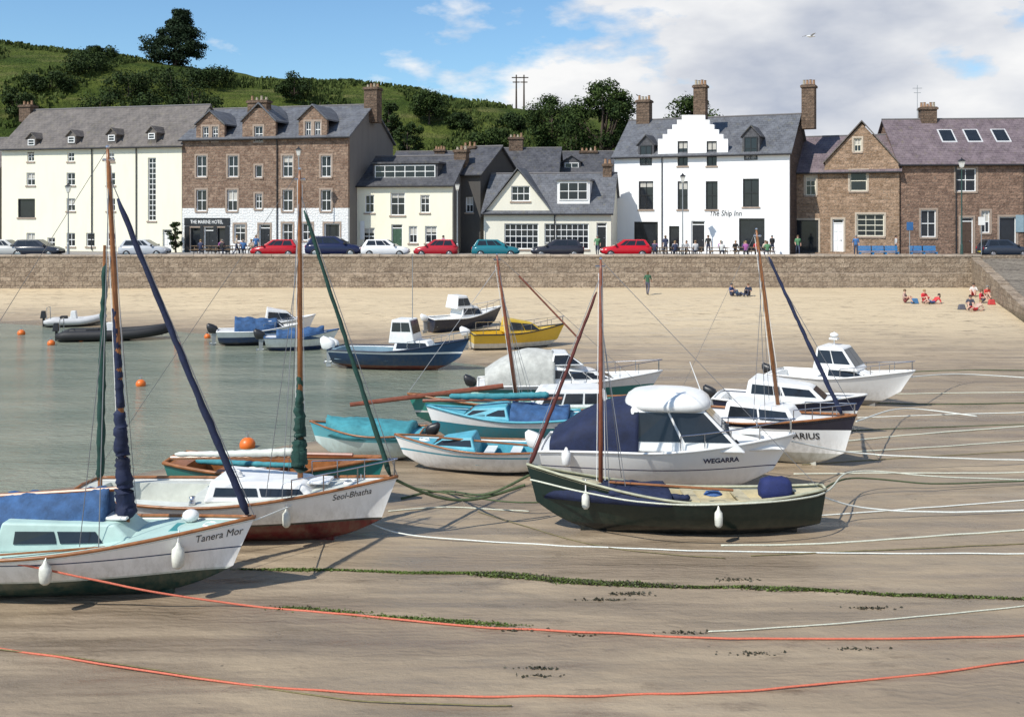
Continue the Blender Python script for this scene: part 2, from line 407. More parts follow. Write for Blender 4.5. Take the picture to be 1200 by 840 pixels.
# ------------------------------------------------------------ buildings
class Bld:
    def __init__(s,name,label,pxa,Ya,pxb,Yb,depth,cat='house'):
        s.A=Vector(((pxa-600)*Ya/1200,Ya)); B=Vector(((pxb-600)*Yb/1200,Yb))
        d=B-s.A; s.W=d.length; s.d=d/s.W; s.D=depth; s.n=Vector((-s.d.y,s.d.x))
        s.root=thing(name,label,cat,(s.A.x,s.A.y,SZ),(0,0,math.atan2(d.y,d.x)))
        s.wins=[]; s.margin=None
    def at(s,px,py,inset=0):
        A=s.A+s.n*inset; q=(px-600)/1200
        t=(q*A.y-A.x)/(s.d.x-q*s.d.y); Y=A.y+t*s.d.y
        return t,HC-(py-250)*Y/1200-SZ
    def rect(s,px,py,w,h,inset=0):
        x0,_=s.at(px-w/2,py,inset); x1,_=s.at(px+w/2,py,inset)
        _,z0=s.at(px,py+h/2,inset); _,z1=s.at(px,py-h/2,inset)
        return x0,x1,max(z0,.03),z1
    def wall(s,top,mat,eave,ridge,sidemat=None,thick=.32):
        pts=[(0,0)]+[(max(0,min(s.W,s.at(*p)[0])),s.at(*p)[1]) for p in top]+[(s.W,0)]
        holes=[w[0] for w in s.wins]
        outer=[Vector((x,z,0)) for x,z in pts]
        polys=[outer]+[[Vector((a,c,0)),Vector((b,c,0)),Vector((b,d,0)),Vector((a,d,0))] for a,b,c,d in holes]
        flat=[p for q in polys for p in q]
        tris=tessellate_polygon(polys)
        mb=MB(); k=len(flat)
        vs=[(p.x,0,p.y) for p in flat]+[(p.x,thick,p.y) for p in flat]
        fs=[tuple(t) for t in tris]+[tuple(i+k for i in t)[::-1] for t in tris]
        o=0
        for q in polys:
            n=len(q)
            for i in range(n): fs.append((o+i,o+(i+1)%n,k+o+(i+1)%n,k+o+i))
            o+=n
        mb.add(vs,fs,0)
        D=s.D
        for x0,x1 in ((0,.3),(s.W-.3,s.W)):
            pr=[(thick,0),(D,0),(D,eave),(D/2,ridge),(thick,eave+(ridge-eave)*thick/(D/2))]
            vs=[(x0,a,b) for a,b in pr]+[(x1,a,b) for a,b in pr]
            mb.add(vs,[(0,1,2,3,4),(9,8,7,6,5)]+[(i,(i+1)%5,5+(i+1)%5,5+i) for i in range(5)],1)
        mb.box(.3,s.W-.3,D-.3,D-.001,0,eave-.05,1)
        s.wallobj=mb.obj('wall',[mat,sidemat or mat],s.root)
        for w in s.wins: s.mkwin(*w)
    def win(s,px,py,w,h,kind='sash',frame=WHITE,sill=True,vb=1):
        s.wins.append((s.rect(px,py,w,h),kind,frame,sill,vb))
    def mkmargin(s,g,r):
        if not s.margin: return
        mat,t=s.margin; x0,x1,z0,z1=r; mb=MB()
        a,b_=x0-t,x1+t
        vs=[(a,-.03,z0),(x0-.003,-.03,z0),(x0-.003,-.03,z1+.003),(x1+.003,-.03,z1+.003),(x1+.003,-.03,z0),(b_,-.03,z0),(b_,-.03,z1+t),(a,-.03,z1+t)]
        vs+=[(p,.03,q) for p,_,q in vs]
        mb.add(vs,[(0,1,2,7),(2,3,6,7),(3,4,5,6),(8,15,10,9),(10,15,14,11),(11,14,13,12)]+[(i,(i+1)%8,8+(i+1)%8,8+i) for i in range(8)])
        mb.obj('stone_margin',mat,g)
    def mkwin(s,r,kind,frame,sill,vb):
        x0,x1,z0,z1=r; y=.17
        if kind=='door':
            mb=MB(); mb.box(x0+.08,x1-.08,y,y+.06,z0,z1-.35); d=mb.obj('door',frame,s.root)
            mb=MB()
            for i in range(2):
                for j in range(3):
                    a=x0+.08+(x1-x0-.16)*(i+.15)/2; b_=x0+.08+(x1-x0-.16)*(i+.85)/2
                    c=z0+(z1-.35-z0)*(j+.12)/3; e=z0+(z1-.35-z0)*(j+.88)/3
                    mb.box(a,b_,y-.02,y+.001,c,e)
            mb.obj('door_panel',frame,d)
            mb=MB(); mb.box(x0,x0+.08,y-.05,y+.08,z0,z1); mb.box(x1-.08,x1,y-.05,y+.08,z0,z1); mb.box(x0+.08,x1-.08,y-.05,y+.08,z1-.08,z1)
            mb.box(x0+.08,x1-.08,y-.045,y+.08,z1-.36,z1-.28)
            mb.obj('frame',WHITE,d)
            mb=MB(); mb.box(x0+.08,x1-.08,y+.03,y+.05,z1-.28,z1-.08); mb.obj('fanlight',GLASS,d)
            mb=MB(); mb.ball((x1-.22,y-.05,z0+1.0),.045); mb.obj('handle',STEEL,d)
            s.mkmargin(d,r); return
        mb=MB(); bl=R.random()
        if kind=='sash' and bl<.35:
            zm=z1-(z1-z0)*R.uniform(.2,.55)
            mb.add([(x0,y,z0),(x1,y,z0),(x1,y,zm),(x0,y,zm)],[(0,1,2,3)],0); mb.add([(x0,y,zm),(x1,y,zm),(x1,y,z1),(x0,y,z1)],[(0,1,2,3)],1)
        else: mb.add([(x0,y,z0),(x1,y,z0),(x1,y,z1),(x0,y,z1)],[(0,1,2,3)],0)
        g=mb.obj('window',[GLASS,BLIND],s.root)
        t=.085
        mb=MB(); mb.box(x0,x0+t,y-.07,y+.02,z0,z1); mb.box(x1-t,x1,y-.07,y+.02,z0,z1)
        mb.box(x0+t,x1-t,y-.07,y+.02,z0,z0+t); mb.box(x0+t,x1-t,y-.07,y+.02,z1-t,z1)
        if kind in('sash','grid','stair'):
            zm=(z0+z1)/2; mb.box(x0+t,x1-t,y-.06,y+.015,zm-.035,zm+.035)
            for i in range(vb):
                xm=x0+(x1-x0)*(i+1)/(vb+1); mb.box(xm-.022,xm+.022,y-.055,y+.012,z0+t,z1-t)
            if kind!='sash':
                for zz in ((.25,.75) if kind=='grid' else (.0833,.1667,.25,.333,.4167,.5833,.667,.75,.8333,.9167)):
                    zq=z0+(z1-z0)*zz; mb.box(x0+t,x1-t,y-.05,y+.01,zq-.03,zq+.03)
        mb.obj('frame',frame,g)
        if sill:
            mb=MB(); mb.box(x0-.1,x1+.1,-.07,.1,z0-.14,z0-.002); mb.obj('sill',SILL,g)
        s.mkmargin(g,r)
    def roof(s,eave,ridge,mat,x0=None,x1=None,ov=.22):
        x0=-ov if x0 is None else x0; x1=s.W+ov if x1 is None else x1
        D=s.D; sl=(ridge-eave)/(D/2); t=.14
        mb=MB()
        pr=[(-.25,eave-.25*sl),(D/2,ridge),(D+.25,eave-.25*sl),(D+.25,eave-.25*sl+t),(D/2,ridge+t),(-.25,eave-.25*sl+t)]
        vs=[(x0,a,b+.02) for a,b in pr]+[(x1,a,b+.02) for a,b in pr]
        mb.add(vs,[(0,1,4,5),(1,2,3,4),(11,10,7,6),(10,9,8,7)]+[(i,(i+1)%6,6+(i+1)%6,6+i) for i in range(6)],0)
        s.roofo=mb.obj('roof',mat,s.root)
        mb=MB(); mb.tube([(x0,D/2,ridge+t+.03),(x1,D/2,ridge+t+.03)],.09,6); mb.obj('ridge_tile',M('ridge_lead',(.16,.15,.15),.7,.2,3),s.roofo)
        mb=MB(); mb.tube([(x0,-.33,eave-.3*sl+.08),(x1,-.33,eave-.3*sl+.08)],.07,6)
        mb.obj('gutter',BLACK,s.root)
        return s.roofo
    def crossroof(s,pxl,pyl,pxa,pya,pxr,pyr,mat,depth,ov=.12,front=-.18):
        xl,zl=s.at(pxl,pyl); xa,za=s.at(pxa,pya); xr,zr=s.at(pxr,pyr)
        mb=MB(); t=.13
        y0=front
        for (ax,az),(bx,bz) in (((xl-ov,zl-ov*(za-zl)/(xa-xl)),(xa,za)),((xa,za),(xr+ov,zr-ov*(za-zr)/(xr-xa)))):
            vs=[(ax,y0,az+.02),(bx,y0,bz+.02),(bx,depth,bz+.02),(ax,depth,az+.02)]
            vs+=[(a,b,c+t) for a,b,c in vs]
            mb.add(vs,[(0,3,2,1),(4,5,6,7),(0,1,5,4),(1,2,6,5),(2,3,7,6),(3,0,4,7)])
        return mb.obj('gable_roof',mat,s.root)
    def chimney(s,px,pyt,w,d,ypos,zb,mat,pots=4):
        x0,_=s.at(px-w/2,pyt,ypos); x1,_=s.at(px+w/2,pyt,ypos); _,zt=s.at(px,pyt,ypos)
        zt-=.45
        mb=MB(); mb.box(x0,x1,ypos-d/2,ypos+d/2,zb,zt-.25); mb.box(x0-.1,x1+.1,ypos-d/2-.1,ypos+d/2+.1,zt-.248,zt-.07); mb.box(x0-.03,x1+.03,ypos-d/2-.03,ypos+d/2+.03,zt-.069,zt)
        c=mb.obj('chimney',mat,s.roofo)
        n=pots
        for i in range(n):
            x=x0+(x1-x0)*(i+.5)/n if (x1-x0)>d*.8 else (x0+x1)/2; y=ypos if (x1-x0)>d*.8 else ypos-d/2+d*(i+.5)/n
            hh=R.uniform(.28,.5)
            mb=MB(); mb.tube([(x,y,zt-.01),(x,y,zt+.1),(x,y,zt+hh-.05),(x,y,zt+hh)],[.15,.12,.10,.13],8)
            mb.obj('chimney_pot',M('terracotta_pot',(.32,.19,.11),.8,.3,4) if R.random()<.7 else M('buff_pot',(.38,.33,.25),.8,.3,4),s.roofo)
    def dormer(s,px,py,w,h,yf,wallm,roofm,apex=.6,back=2.6,flat=False,vb=1,frame=WHITE,inner=.16):
        x0,x1,z0,z1=s.rect(px,py,w,h,yf)
        mb=MB(); mb.box(x0,x1,yf,yf+back,z0-.6,z1)
        xm=(x0+x1)/2
        if not flat: mb.add([(x0,yf,z1+.001),(x1,yf,z1+.001),(xm,yf,z1+apex)],[(0,1,2)])
        d=mb.obj('dormer',wallm,s.root)
        mb=MB()
        if flat: mb.box(x0-.15,x1+.15,yf-.2,yf+back,z1+.002,z1+.16)
        else:
            t=.1
            for sg in(-1,1):
                ex=xm+sg*((x1-x0)/2+.15); ez=z1-.15*apex/((x1-x0)/2)
                vs=[(xm,yf-.15,z1+apex+.01),(ex,yf-.15,ez+.01),(ex,yf+back,ez+.01),(xm,yf+back,z1+apex+.01)]; vs+=[(a,b,c+t) for a,b,c in vs]
                mb.add(vs,[(0,3,2,1),(4,5,6,7),(0,1,5,4),(1,2,6,5),(2,3,7,6),(3,0,4,7)])
        mb.obj('dormer_roof',roofm,d)
        a,b_,c,e=x0+inner,x1-inner,z0+.1,z1-.12
        mb=MB(); mb.box(a,b_,yf-.02,yf+.01,c,e,0); y=yf-.02
        t=.08
        mb.box(a,a+t,y-.05,y-.001,c,e,1); mb.box(b_-t,b_,y-.05,y-.001,c,e,1); mb.box(a+t,b_-t,y-.05,y-.001,c,c+t,1); mb.box(a+t,b_-t,y-.05,y-.001,e-t,e,1)
        zm=(c+e)/2; mb.box(a+t,b_-t,y-.045,y-.001,zm-.03,zm+.03,1)
        for i in range(vb):
            xx=a+(b_-a)*(i+1)/(vb+1); mb.box(xx-.03,xx+.03,y-.04,y-.001,c+t,e-t,1)
        mb.obj('window',[GLASS,frame],d)
    def pipe(s,px,z1,y=-.08):
        x,_=s.at(px,250); mb=MB(); mb.tube([(x,y,.1),(x,y,z1)],.05,6); mb.obj('drainpipe',BLACK,s.root)
    def board(s,px,py,w,h,mat,name='sign_board',t=.06):
        x0,x1,z0,z1=s.rect(px,py,w,h); mb=MB(); mb.box(x0,x1,-t-.03,-.03,z0,z1); return mb.obj(name,mat,s.root),(x0,x1,z0,z1)

def lineY(px,pa,Ya,pb,Yb):
    Xa=(pa-600)*Ya/1200; Xb=(pb-600)*Yb/1200; q=(px-600)/1200
    t=(q*Ya-Xa)/((Xb-Xa)-q*(Yb-Ya)); return Ya+t*(Yb-Ya)
SL1=slatemat('grey_brown_slate',(.105,.092,.085),(.14,.122,.108))
SL2=slatemat('dark_slate',(.05,.05,.057),(.078,.078,.085))
SL3=slatemat('mid_grey_slate',(.085,.087,.098),(.115,.12,.132))
SL4=slatemat('purple_slate',(.12,.09,.10),(.155,.122,.13))
CREAM=harlmat('cream_harl',(.85,.815,.65),.2)
Y1=lineY(213,2,97,408,88)
b=Bld('harbour_house','long cream rendered four storey house with grey slate roof',2,97,213,Y1,9.0)
e1=b.at(2,174)[1]; r1=e1+3.9
for x in (36,83,130):
    b.win(x,184,8,11); b.win(x,210,10,15)
b.win(83,240,10,15); b.win(130,240,10,15)
for x in (36,83,106,130): b.win(x,281,10,16)
b.win(60,284,9,11)
b.win(31,244,20,22,'fixed',BLACK)
b.win(178,222,9.5,74,'stair',vb=1); b.win(196,282,11,26,'door')
b.wall([(2,174),(213,250-(e1+SZ-7)*1200/Y1)],CREAM,e1,r1)
b.roof(e1,r1,SL1)
for x in (37,84,131,178): b.dormer(x,167 if x<60 else 166-(x-37)*.045,10,10,.05,SL1,SL1,apex=.45,back=2.2,vb=0,inner=.1)
b.chimney(33,118,13,1.0,4.5,r1-1,stonemat('chimney_stone',(.13,.09,.065),(.20,.14,.10),(.12,.10,.08)),3)
b.pipe(108,e1); b.pipe(160,e1)
MST=stonemat('hotel_rubble_stone',(.19,.12,.085),(.34,.24,.175),(.26,.21,.17),1,.5,.24,split=3.95)
CHST=bpy.data.materials['chimney_stone']
GREYR=harlmat('grey_render',(.19,.18,.17),.4)
b=Bld('stone_hotel','brown rubble stone hotel with white ground floor and three gables',213.6,Y1,408,88,10.5,'hotel')
b.margin=(SILL,.16)
e2=b.at(408,160)[1]; r2=e2+3.1
def ey(bb,e,px):
    t,z=bb.at(px,250); Yv=bb.A.y+t*bb.d.y; return 250-(e+SZ-7)*1200/Yv
for x in (236,273,337,382): b.win(x,195,12,25)
for x in (236,272,337,382): b.win(x,235,12,25)
b.win(303,201,8,14,'fixed');b.win(303,236,8,18)
b.win(241,157,7,17);b.win(252,157,7,17); b.win(303,157,10,18); b.win(361,152,7,19);b.win(372,152,7,19)
b.win(281,273,13,20); b.win(310,276,13,26,'door',BLACK); b.win(337,272,12,20); b.win(360,272,12,20); b.win(389,274,18,24,'fixed')
mg=b.margin; 
b.win(229,281,12,28,'fixed',BLACK,False); b.win(245,281,12,30,'door',BLACK,False); b.win(259,281,10,28,'fixed',BLACK,False)
zl=lambda x: ey(b,e2,x)
b.wall([(213.6,zl(214)),(230,zl(230)),(230,146),(246.5,131),(263,146),(263,zl(263)),(284,zl(284)),(284,142),(296,127),(311,127),(323,142),(323,zl(323)),(350,zl(350)),(350,140),(366.5,124),(383,140),(383,zl(383)),(408,zl(408))],MST,e2,r2,GREYR)
b.roof(e2,r2,SL3)
b.crossroof(230,146,246.5,131,263,146,SL3,3.5); b.crossroof(284,142,303.5,122,323,142,SL3,4); b.crossroof(350,140,366.5,124,383,140,SL3,3.8)
b.chimney(304,112,22,.9,.6,e2+1.2,CHST,4); b.chimney(437,97,15,1.2,5.2,r2-1.5,CHST,4)
bd,(x0,x1,z0,z1)=b.board(243,260,53,9,BLACK)
for px_,w_ in((219.5,5.5),(237,3.6),(252.5,3.6),(266.7,4.5)): b.board(px_,281.4,w_,32,BLACK,'shopfront_pilaster')
lettering('THE MARINE HOTEL',.46,WHITE,b.root,lambda tx,ty,x0=x0,x1=x1,z0=z0,z1=z1:Vector(((x0+x1)/2+tx,-.105,z0+.18+ty)),sx=.78,bold=.003)
b.pipe(325,e2)
b=Bld('cream_house','two storey cream rendered house with slate roof and wide dormer',409,90,530,88,8.5)
e3=b.at(530,217)[1]; r3=e3+2.6
for x in(433,466,498): b.win(x,239,11 if x!=466 else 17,21 if x!=466 else 27,vb=1)
b.win(432,277,14,20);b.win(465,278,13,30,'door',M('green_door',(.05,.10,.06),.5));b.win(484,275,10,20);b.win(505,275,14,20)
b.wall([(409,ey(b,e3,409)),(530,217)],CREAM,e3,r3,GREYR); b.roof(e3,r3,SL2)
b.dormer(475,201,76,18,1.0,SL2,SL2,flat=True,back=3,vb=5,inner=.2)
b.chimney(424,176,10,1,4.2,r3-.6,CHST,2); b.chimney(541,170,14,1.2,4.2,r3-1,CHST,3)
bd,_=b.board(425,270,5,22,WHITE,'notice_board')
DARK=harlmat('dark_render',(.085,.08,.075),.4)
b=Bld('narrow_house','narrow dark rendered gabled house between cream and grey houses',532,91,563,90,9)
e=b.at(532,205)[1]; r=e+2.6
b.win(550,240,9,18); b.wall([(532,ey(b,e,532)),(563,ey(b,e,563))],DARK,e,r); b.roof(e,r,SL2); b.chimney(551,166,16,1,4.5,r-.8,CHST,3)
GREYW=harlmat('pale_grey_harl',(.74,.71,.60),.2)
b=Bld('gabled_cottage','creamy white gabled cottage with slate roof and lattice shop windows',567,88,716,86,8.0)
e4=b.at(716,249)[1]; r4=e4+3.3
b.win(610,227,22,18,vb=2); b.win(611,277,40,30,'grid',vb=5); b.win(664,277,52,30,'grid',vb=7); b.win(705,277,12,32,'door',BLACK)
b.wall([(567,250),(607,200),(648,250),(716,249)],GREYW,e4,r4); b.roof(e4,r4,SL3)
b.crossroof(567,250,607,198,648,250,SL3,4.0,ov=.25,front=-.3)
b.dormer(672,224,38,24,.7,WHITE,SL3,flat=True,back=3.2,vb=2); b.pipe(650,e4)
b.chimney(712,186,10,.9,4,r4-1,CHST,2)
for (pa,pb,Y,et,rt,lab,ch) in ((556,652,103,206,176,'grey slate roofed house behind the cottage',(605,156,16)),(640,722,106,205,180,'dark slate roofed house seen above the cottage',(690,172,20)),(455,560,104,205,180,'slate roofed house behind the cream house',(516,170,12))):
    b=Bld('back_house',lab,pa,Y,pb,Y-1,9); e=b.at(pa,et)[1]; r=b.at(pa,rt,4.5)[1]
    b.win((pa+pb)/2,et+8,12,10); b.wall([(pa,et),(pb,ey(b,e,pb))],GREYW if Y!=104 else DARK,e,r); b.roof(e,r,SL2)
    b.chimney(ch[0],ch[1],ch[2],1,4.5,r-1,CHST,4)
    b.dormer(pa+30,(et+rt)/2+4,20,14,1.2,SL2,SL2,apex=.6,back=2)
WH=harlmat('white_harl',(.86,.86,.85),.12)
DKS=stonemat('gable_dark_stone',(.09,.065,.055),(.145,.105,.085),(.10,.08,.07),1,.5,.25)
b=Bld('white_inn','large white harled inn with crow stepped gable and black framed windows',720,92.5,925,86,9.5,'pub')
e6=b.at(720,184)[1]; r6=e6+3.5
for x in(800,834): b.win(x,180,12,29,frame=BLACK)
for x,w in((757,17),(800,12),(834,14),(880,19)): b.win(x,229 if x<850 else 226,w,33,frame=BLACK)
b.win(757,278,28,36,'fixed',BLACK,False,2); b.win(790,280,12,30,'fixed',BLACK,False); b.win(818,277,16,36,'door',BLACK,False); b.win(881,275,30,38,'fixed',BLACK,False,2)
n=6
st=[(771,ey(b,e6,771))]+[q for i in range(n) for q in ((771+i*5.6+(.01 if i else 0),163-i*5.6),(771+(i+1)*5.6,163-i*5.6))]
st2=[q for i in range(n-1,-1,-1) for q in ((853-(i+1)*5.4,163-i*5.6),(853-i*5.4,163-i*5.6))]+[(853,ey(b,e6,853))]
b.wall([(720,184)]+st+st2+[(925,ey(b,e6,925))],WH,e6,r6,DKS)
b.roof(e6,r6,SL3)
b.crossroof(775,170,812,140,849,170,SL3,4.6,ov=0,front=.32)
b.dormer(757,182,18,26,.02,SL2,SL2,apex=.75,back=3,frame=BLACK); b.dormer(880,174,20,30,.02,SL2,SL2,apex=.8,back=3,frame=BLACK)
b.chimney(755,112,15,1.0,4.7,r6-1,CHST,4); b.chimney(821,94,14,.9,1.0,e6+1.5,CHST,4); b.chimney(948,94,15,1.2,4.7,r6-1.2,CHST,4)
x,z=b.at(850,253)
lettering('The Ship Inn',.66,BLACK,b.root,lambda tx,ty:Vector((x+tx,-.02,z+ty)),bold=.004,sx=.85,shear=.15)
b.pipe(776,e6)
TST=stonemat('tan_stone',(.25,.165,.105),(.42,.29,.20),(.33,.26,.2),1,.6,.28)
CRP=M('cream_paint',(.72,.68,.55),.5)
b=Bld('stone_gabled_house','tan sandstone house with pointed gable and cream windows',927,89.5,1054,86,9)
b.margin=(M('pale_sandstone_margin',(.50,.42,.33),.85,.2,4),.15)
e7=b.at(927,202)[1]; r7=e7+3.2
b.win(950,218,12,22,frame=CRP); b.win(1006,212,20,24,'sash',CRP,vb=0); b.win(1005,170,9,16,frame=CRP); b.win(945,277,28,38,'fixed',BLACK,False); b.win(982,276,13,38,'door',WHITE); b.win(1020,264,32,26,'grid',CRP,vb=2)
b.wall([(927,202),(966,ey(b,e7,966)),(967,190),(1010,145),(1053,190),(1054,ey(b,e7,1054))],TST,e7,r7,DKS)
b.roof(e7,r7,SL4); b.crossroof(966,191,1010,143,1053,191,SL1,4.5,ov=.1,front=-.2)
BST=stonemat('brown_stone',(.18,.115,.085),(.33,.215,.155),(.22,.175,.14),1,.55,.27)
b=Bld('brown_stone_house','brown stone terrace with purple slate roof and skylights',1055,86.2,1330,84.5,10)
b.margin=(SILL,.15)
e8=b.at(1055,192)[1]; r8=e8+4.0
b.win(1132,211,24,27); b.win(1088,262,18,32); b.win(1133,276,15,42,'door',M('dark_brown_door',(.08,.05,.035),.6),False); b.win(1181,272,20,36,'fixed',WHITE); b.win(1155,260,10,26); b.win(1230,211,20,27); b.win(1240,265,24,32); b.win(1290,211,20,27)
b.wall([(1055,192),(1330,ey(b,e8,1330))],BST,e8,r8,BST); b.roof(e8,r8,SL4)
sl_=(r8-e8)/5
for px in(1110,1140,1173):
    x0,_=b.at(px-9,160,2.9); x1,_=b.at(px+9,160,2.9); mb=MB()
    y0,y1=2.2,3.7
    for (a,bb_,c,d,h,mi) in ((x0,x1,y0,y1,.06,1),(x0+.12,x1-.12,y0+.1,y1-.1,.075,0)):
        vs=[(a,c,e8+c*sl_+.14),(bb_,c,e8+c*sl_+.14),(bb_,d,e8+d*sl_+.14),(a,d,e8+d*sl_+.14)]; vs+=[(p,q,r_+h) for p,q,r_ in vs]
        mb.add(vs,[(0,3,2,1),(4,5,6,7),(0,1,5,4),(1,2,6,5),(2,3,7,6),(3,0,4,7)],mi)
    mb.obj('skylight',[GLASS,M('pale_frame',(.55,.55,.55),.5)],b.roofo)
b.chimney(1087,120,18,1.0,5,r8-.8,CHST,5); b.pipe(1120,e8); b.pipe(1200,e8)
b.board(1205,262,30,20,M('blue_board',(.25,.35,.4),.6),'notice_board')
for bb,px in((b,1075),):
    x,_=bb.at(px,150,5); mb=MB(); mb.tube([(x,5,r8),(x,5,r8+3.2)],.025,5); mb.box(x-.4,x+.4,4.98,5.02,r8+2.9,r8+2.94); mb.box(x-.3,x+.3,4.98,5.02,r8+2.5,r8+2.54); mb.obj('aerial',GALV,bb.roofo)
b=Bld('grey_house','grey rendered house at the end of the row',-90,99,-2,97.5,9)
e=e1-2; b.win(-40,200,12,18); b.wall([(-90,ey(b,e,-90)),(-2,ey(b,e,-2))],GREYR,e,e+3.2); b.roof(e,e+3.2,SL1)

for px,py,c,lab in((1150,258,(.75,.75,.72),'white rectangular notice sign on a post'),(1066,264,(.03,.12,.3),'blue parking sign on a grey post')):
    Y=81.5; x=(px-600)*Y/1200; t=thing('street_sign',lab,'sign',(x,Y,SZ-.05)); zt=HC-(py-250)*Y/1200-SZ
    mb=MB(); mb.tube([(0,0,0),(0,0,zt+.3)],.035,6); mb.obj('post',GALV,t)
    mb=MB(); mb.box(-.26,.26,-.06,-.036,zt-.35,zt+.3); mb.obj('sign_panel',M('sign_face',c,.5,.1,3),t)

# ------------------------------------------------------------ trees
def leafmat(name,dark,light,sc):
    m=bpy.data.materials.new(name); nt,N,L,b=nodes_of(m)
    f=noise_n(nt,objcoord(nt),sc,4,.7); f2=noise_n(nt,objcoord(nt),sc*5,2)
    c=mixc(nt,mrange(nt,f,.38,.64,0,1),dark,light); c=mixc(nt,mrange(nt,f2,.5,.7,0,.5),c,tuple(x*.5 for x in dark))
    L.new(c,b.inputs['Base Color']); b.inputs['Roughness'].default_value=.8; setspec(b,.2); return m
LF=leafmat('deciduous_leaves',(.016,.032,.008),(.055,.085,.017),.8)
LF2=leafmat('pine_needles',(.008,.018,.008),(.024,.045,.015),1.0)
LF3=leafmat('shrub_leaves',(.013,.026,.007),(.04,.066,.014),.7)
BARK=M('tree_bark',(.07,.05,.035),.9,.4,5,bump=.6)
def tree(name,label,x,y,z,h,w,leaf,trunkh=.25,style='round',n=5200,seed=0,group=None,leafs=.34):
    rr=random.Random(seed)
    t=thing(name,label,'tree' if name!='shrub' else 'shrub',(x,y,z),(0,0,rr.uniform(0,6) if style!='pine' else 0),group)
    mb=MB(); th=h*trunkh
    mb.tube([(0,0,-1.0),(0,0,0),(.05*h*.2,0,th),(0,.03*h,h*.6),(0,0,h*.85)],[h*.045,h*.034,h*.026,h*.014,h*.004],8)
    clumps=[]
    nc=44 if style=='round' else (20 if style=='shrub' else 90)
    for i in range(nc):
        a=rr.uniform(0,6.283)
        if style=='pine':
            # tiers of boughs, wide low down, leaning slightly, ragged top
            u=((i//6)+rr.uniform(0,.6))/(nc/6); zz=th+(h-th)*(.02+.92*u)
            prof=(.80+.9*u) if u<.22 else max(.13,1.0-.98*(u-.22)**1.05/.78)
            rmax=w*.46*prof*(1+.22*math.sin(i//6*2.3)); q=rr.uniform(.15,1)**.7*rmax
            c=Vector((math.cos(a)*q+.10*w*u,math.sin(a)*q,zz-.04*q)); sr=w*rr.uniform(.07,.12)*(1.15-.45*u); cr=(sr*1.35,sr*1.35,sr*.7)
        else:
            u=rr.uniform(-1,1); q=math.sqrt(1-u*u)*rr.uniform(.45,.95)
            cz=th+(h-th)*.5; c=Vector((math.cos(a)*q*w*.42,math.sin(a)*q*w*.42,cz+u*(h-th)*.42)); sr=w*rr.uniform(.09,.2); cr=(sr,sr,sr*.8)
        clumps.append((c,cr))
        if i%2==0: mb.tube([(0,0,th+(c.z-th)*.35 if style!='pine' else max(th,c.z-.5)),(c.x*.5,c.y*.5,(th+c.z)/2 if style!='pine' else c.z-.25),tuple(c)],[h*.013,h*.008,h*.003],5)
    mb.obj('trunk',BARK,t,smooth=True)
    cb=MB(); per=n//nc
    for c,cr in clumps:
        for _ in range(per):
            d=Vector((rr.gauss(0,1),rr.gauss(0,1),rr.gauss(0,1))).normalized()*(rr.random()**.4)*(1.25 if rr.random()<.1 else 1)
            p=c+Vector((d.x*cr[0],d.y*cr[1],d.z*cr[2])); s_=leafs*rr.uniform(.5,1.2)
            nn=(d+Vector((rr.gauss(0,.6),rr.gauss(0,.6),rr.gauss(.3,.6)))).normalized(); a_=nn.orthogonal().normalized(); b_=nn.cross(a_)
            an=rr.uniform(0,3.1); u_=a_*math.cos(an)+b_*math.sin(an); v_=nn.cross(u_)
            cb.v+= [tuple(p-u_*s_*.5),tuple(p-v_*s_*.28),tuple(p+u_*s_*.55),tuple(p+v_*s_*.28)]
            k=len(cb.v); cb.f.append((k-4,k-3,k-2,k-1)); cb.m.append(0)
    me=bpy.data.meshes.new('crown'); me.from_pydata(cb.v,[],cb.f); me.materials.append(leaf); me.update()
    o=bpy.data.objects.new('crown',me); COL.objects.link(o); o.parent=t
    return t
def ptree(name,label,px,pytop,wpx,Y,leaf,base=None,**k):
    x=(px-600)*Y/1200; z=hz(x,Y) if base is None else base
    zt=HC+(250-pytop)*Y/1200
    return tree(name,label,x,Y,z-.1,zt-z,wpx*Y/1200,leaf,**k)
ptree('pine_tree','tall dense dark pine on the hill ridge',204,8,82,160,LF2,style='pine',trunkh=.10,seed=3,n=22000,leafs=.40)
ptree('broadleaf_tree','large round dark green tree behind the rooftops',708,93,96,114,LF,seed=44,n=17000,trunkh=.45)
ptree('broadleaf_tree','dense green tree behind the rooftops',646,112,70,130,LF,seed=5,n=10000)
ptree('broadleaf_tree','small round green tree on the hillside',503,107,54,142,LF,seed=6,n=7000)
ptree('broadleaf_tree','green tree top showing above the white inn roof',806,112,80,112,LF,seed=8,n=11000,trunkh=.5)
ptree('broadleaf_tree','leafy tree behind the white inn',752,138,60,118,LF,seed=18,n=6000)
ptree('broadleaf_tree','green tree between the roofs and hill',575,148,60,132,LF,seed=28,n=6000)
ptree('broadleaf_tree','bushy green tree behind the slate roofs',675,140,60,120,LF,seed=29,n=6000)
G='shrubs on the hillside'
for i,(px,py,w,Y) in enumerate([(118,57,42,152),(95,76,80,146),(150,84,80,140),(60,84,70,140),(200,82,90,142),(245,76,70,146),(225,98,80,134),(345,84,50,142),(20,100,50,134),(170,106,80,130),(118,108,70,130),(375,108,45,132),(455,118,40,134),(540,132,40,140),(478,138,45,128),(600,138,40,140)]):
    x=(px-600)*Y/1200; z=hz(x,Y); zt=HC+(250-py)*Y/1200; h=max(2.2,min(zt-z,6.5))
    tree('shrub','dark green leafy shrub on the grassy hillside',x,Y,z-.3,h,w*Y/1200,LF3,trunkh=.08,style='shrub',n=3200,seed=50+i,group=G,leafs=.36)
rr=random.Random(9); cb=MB()
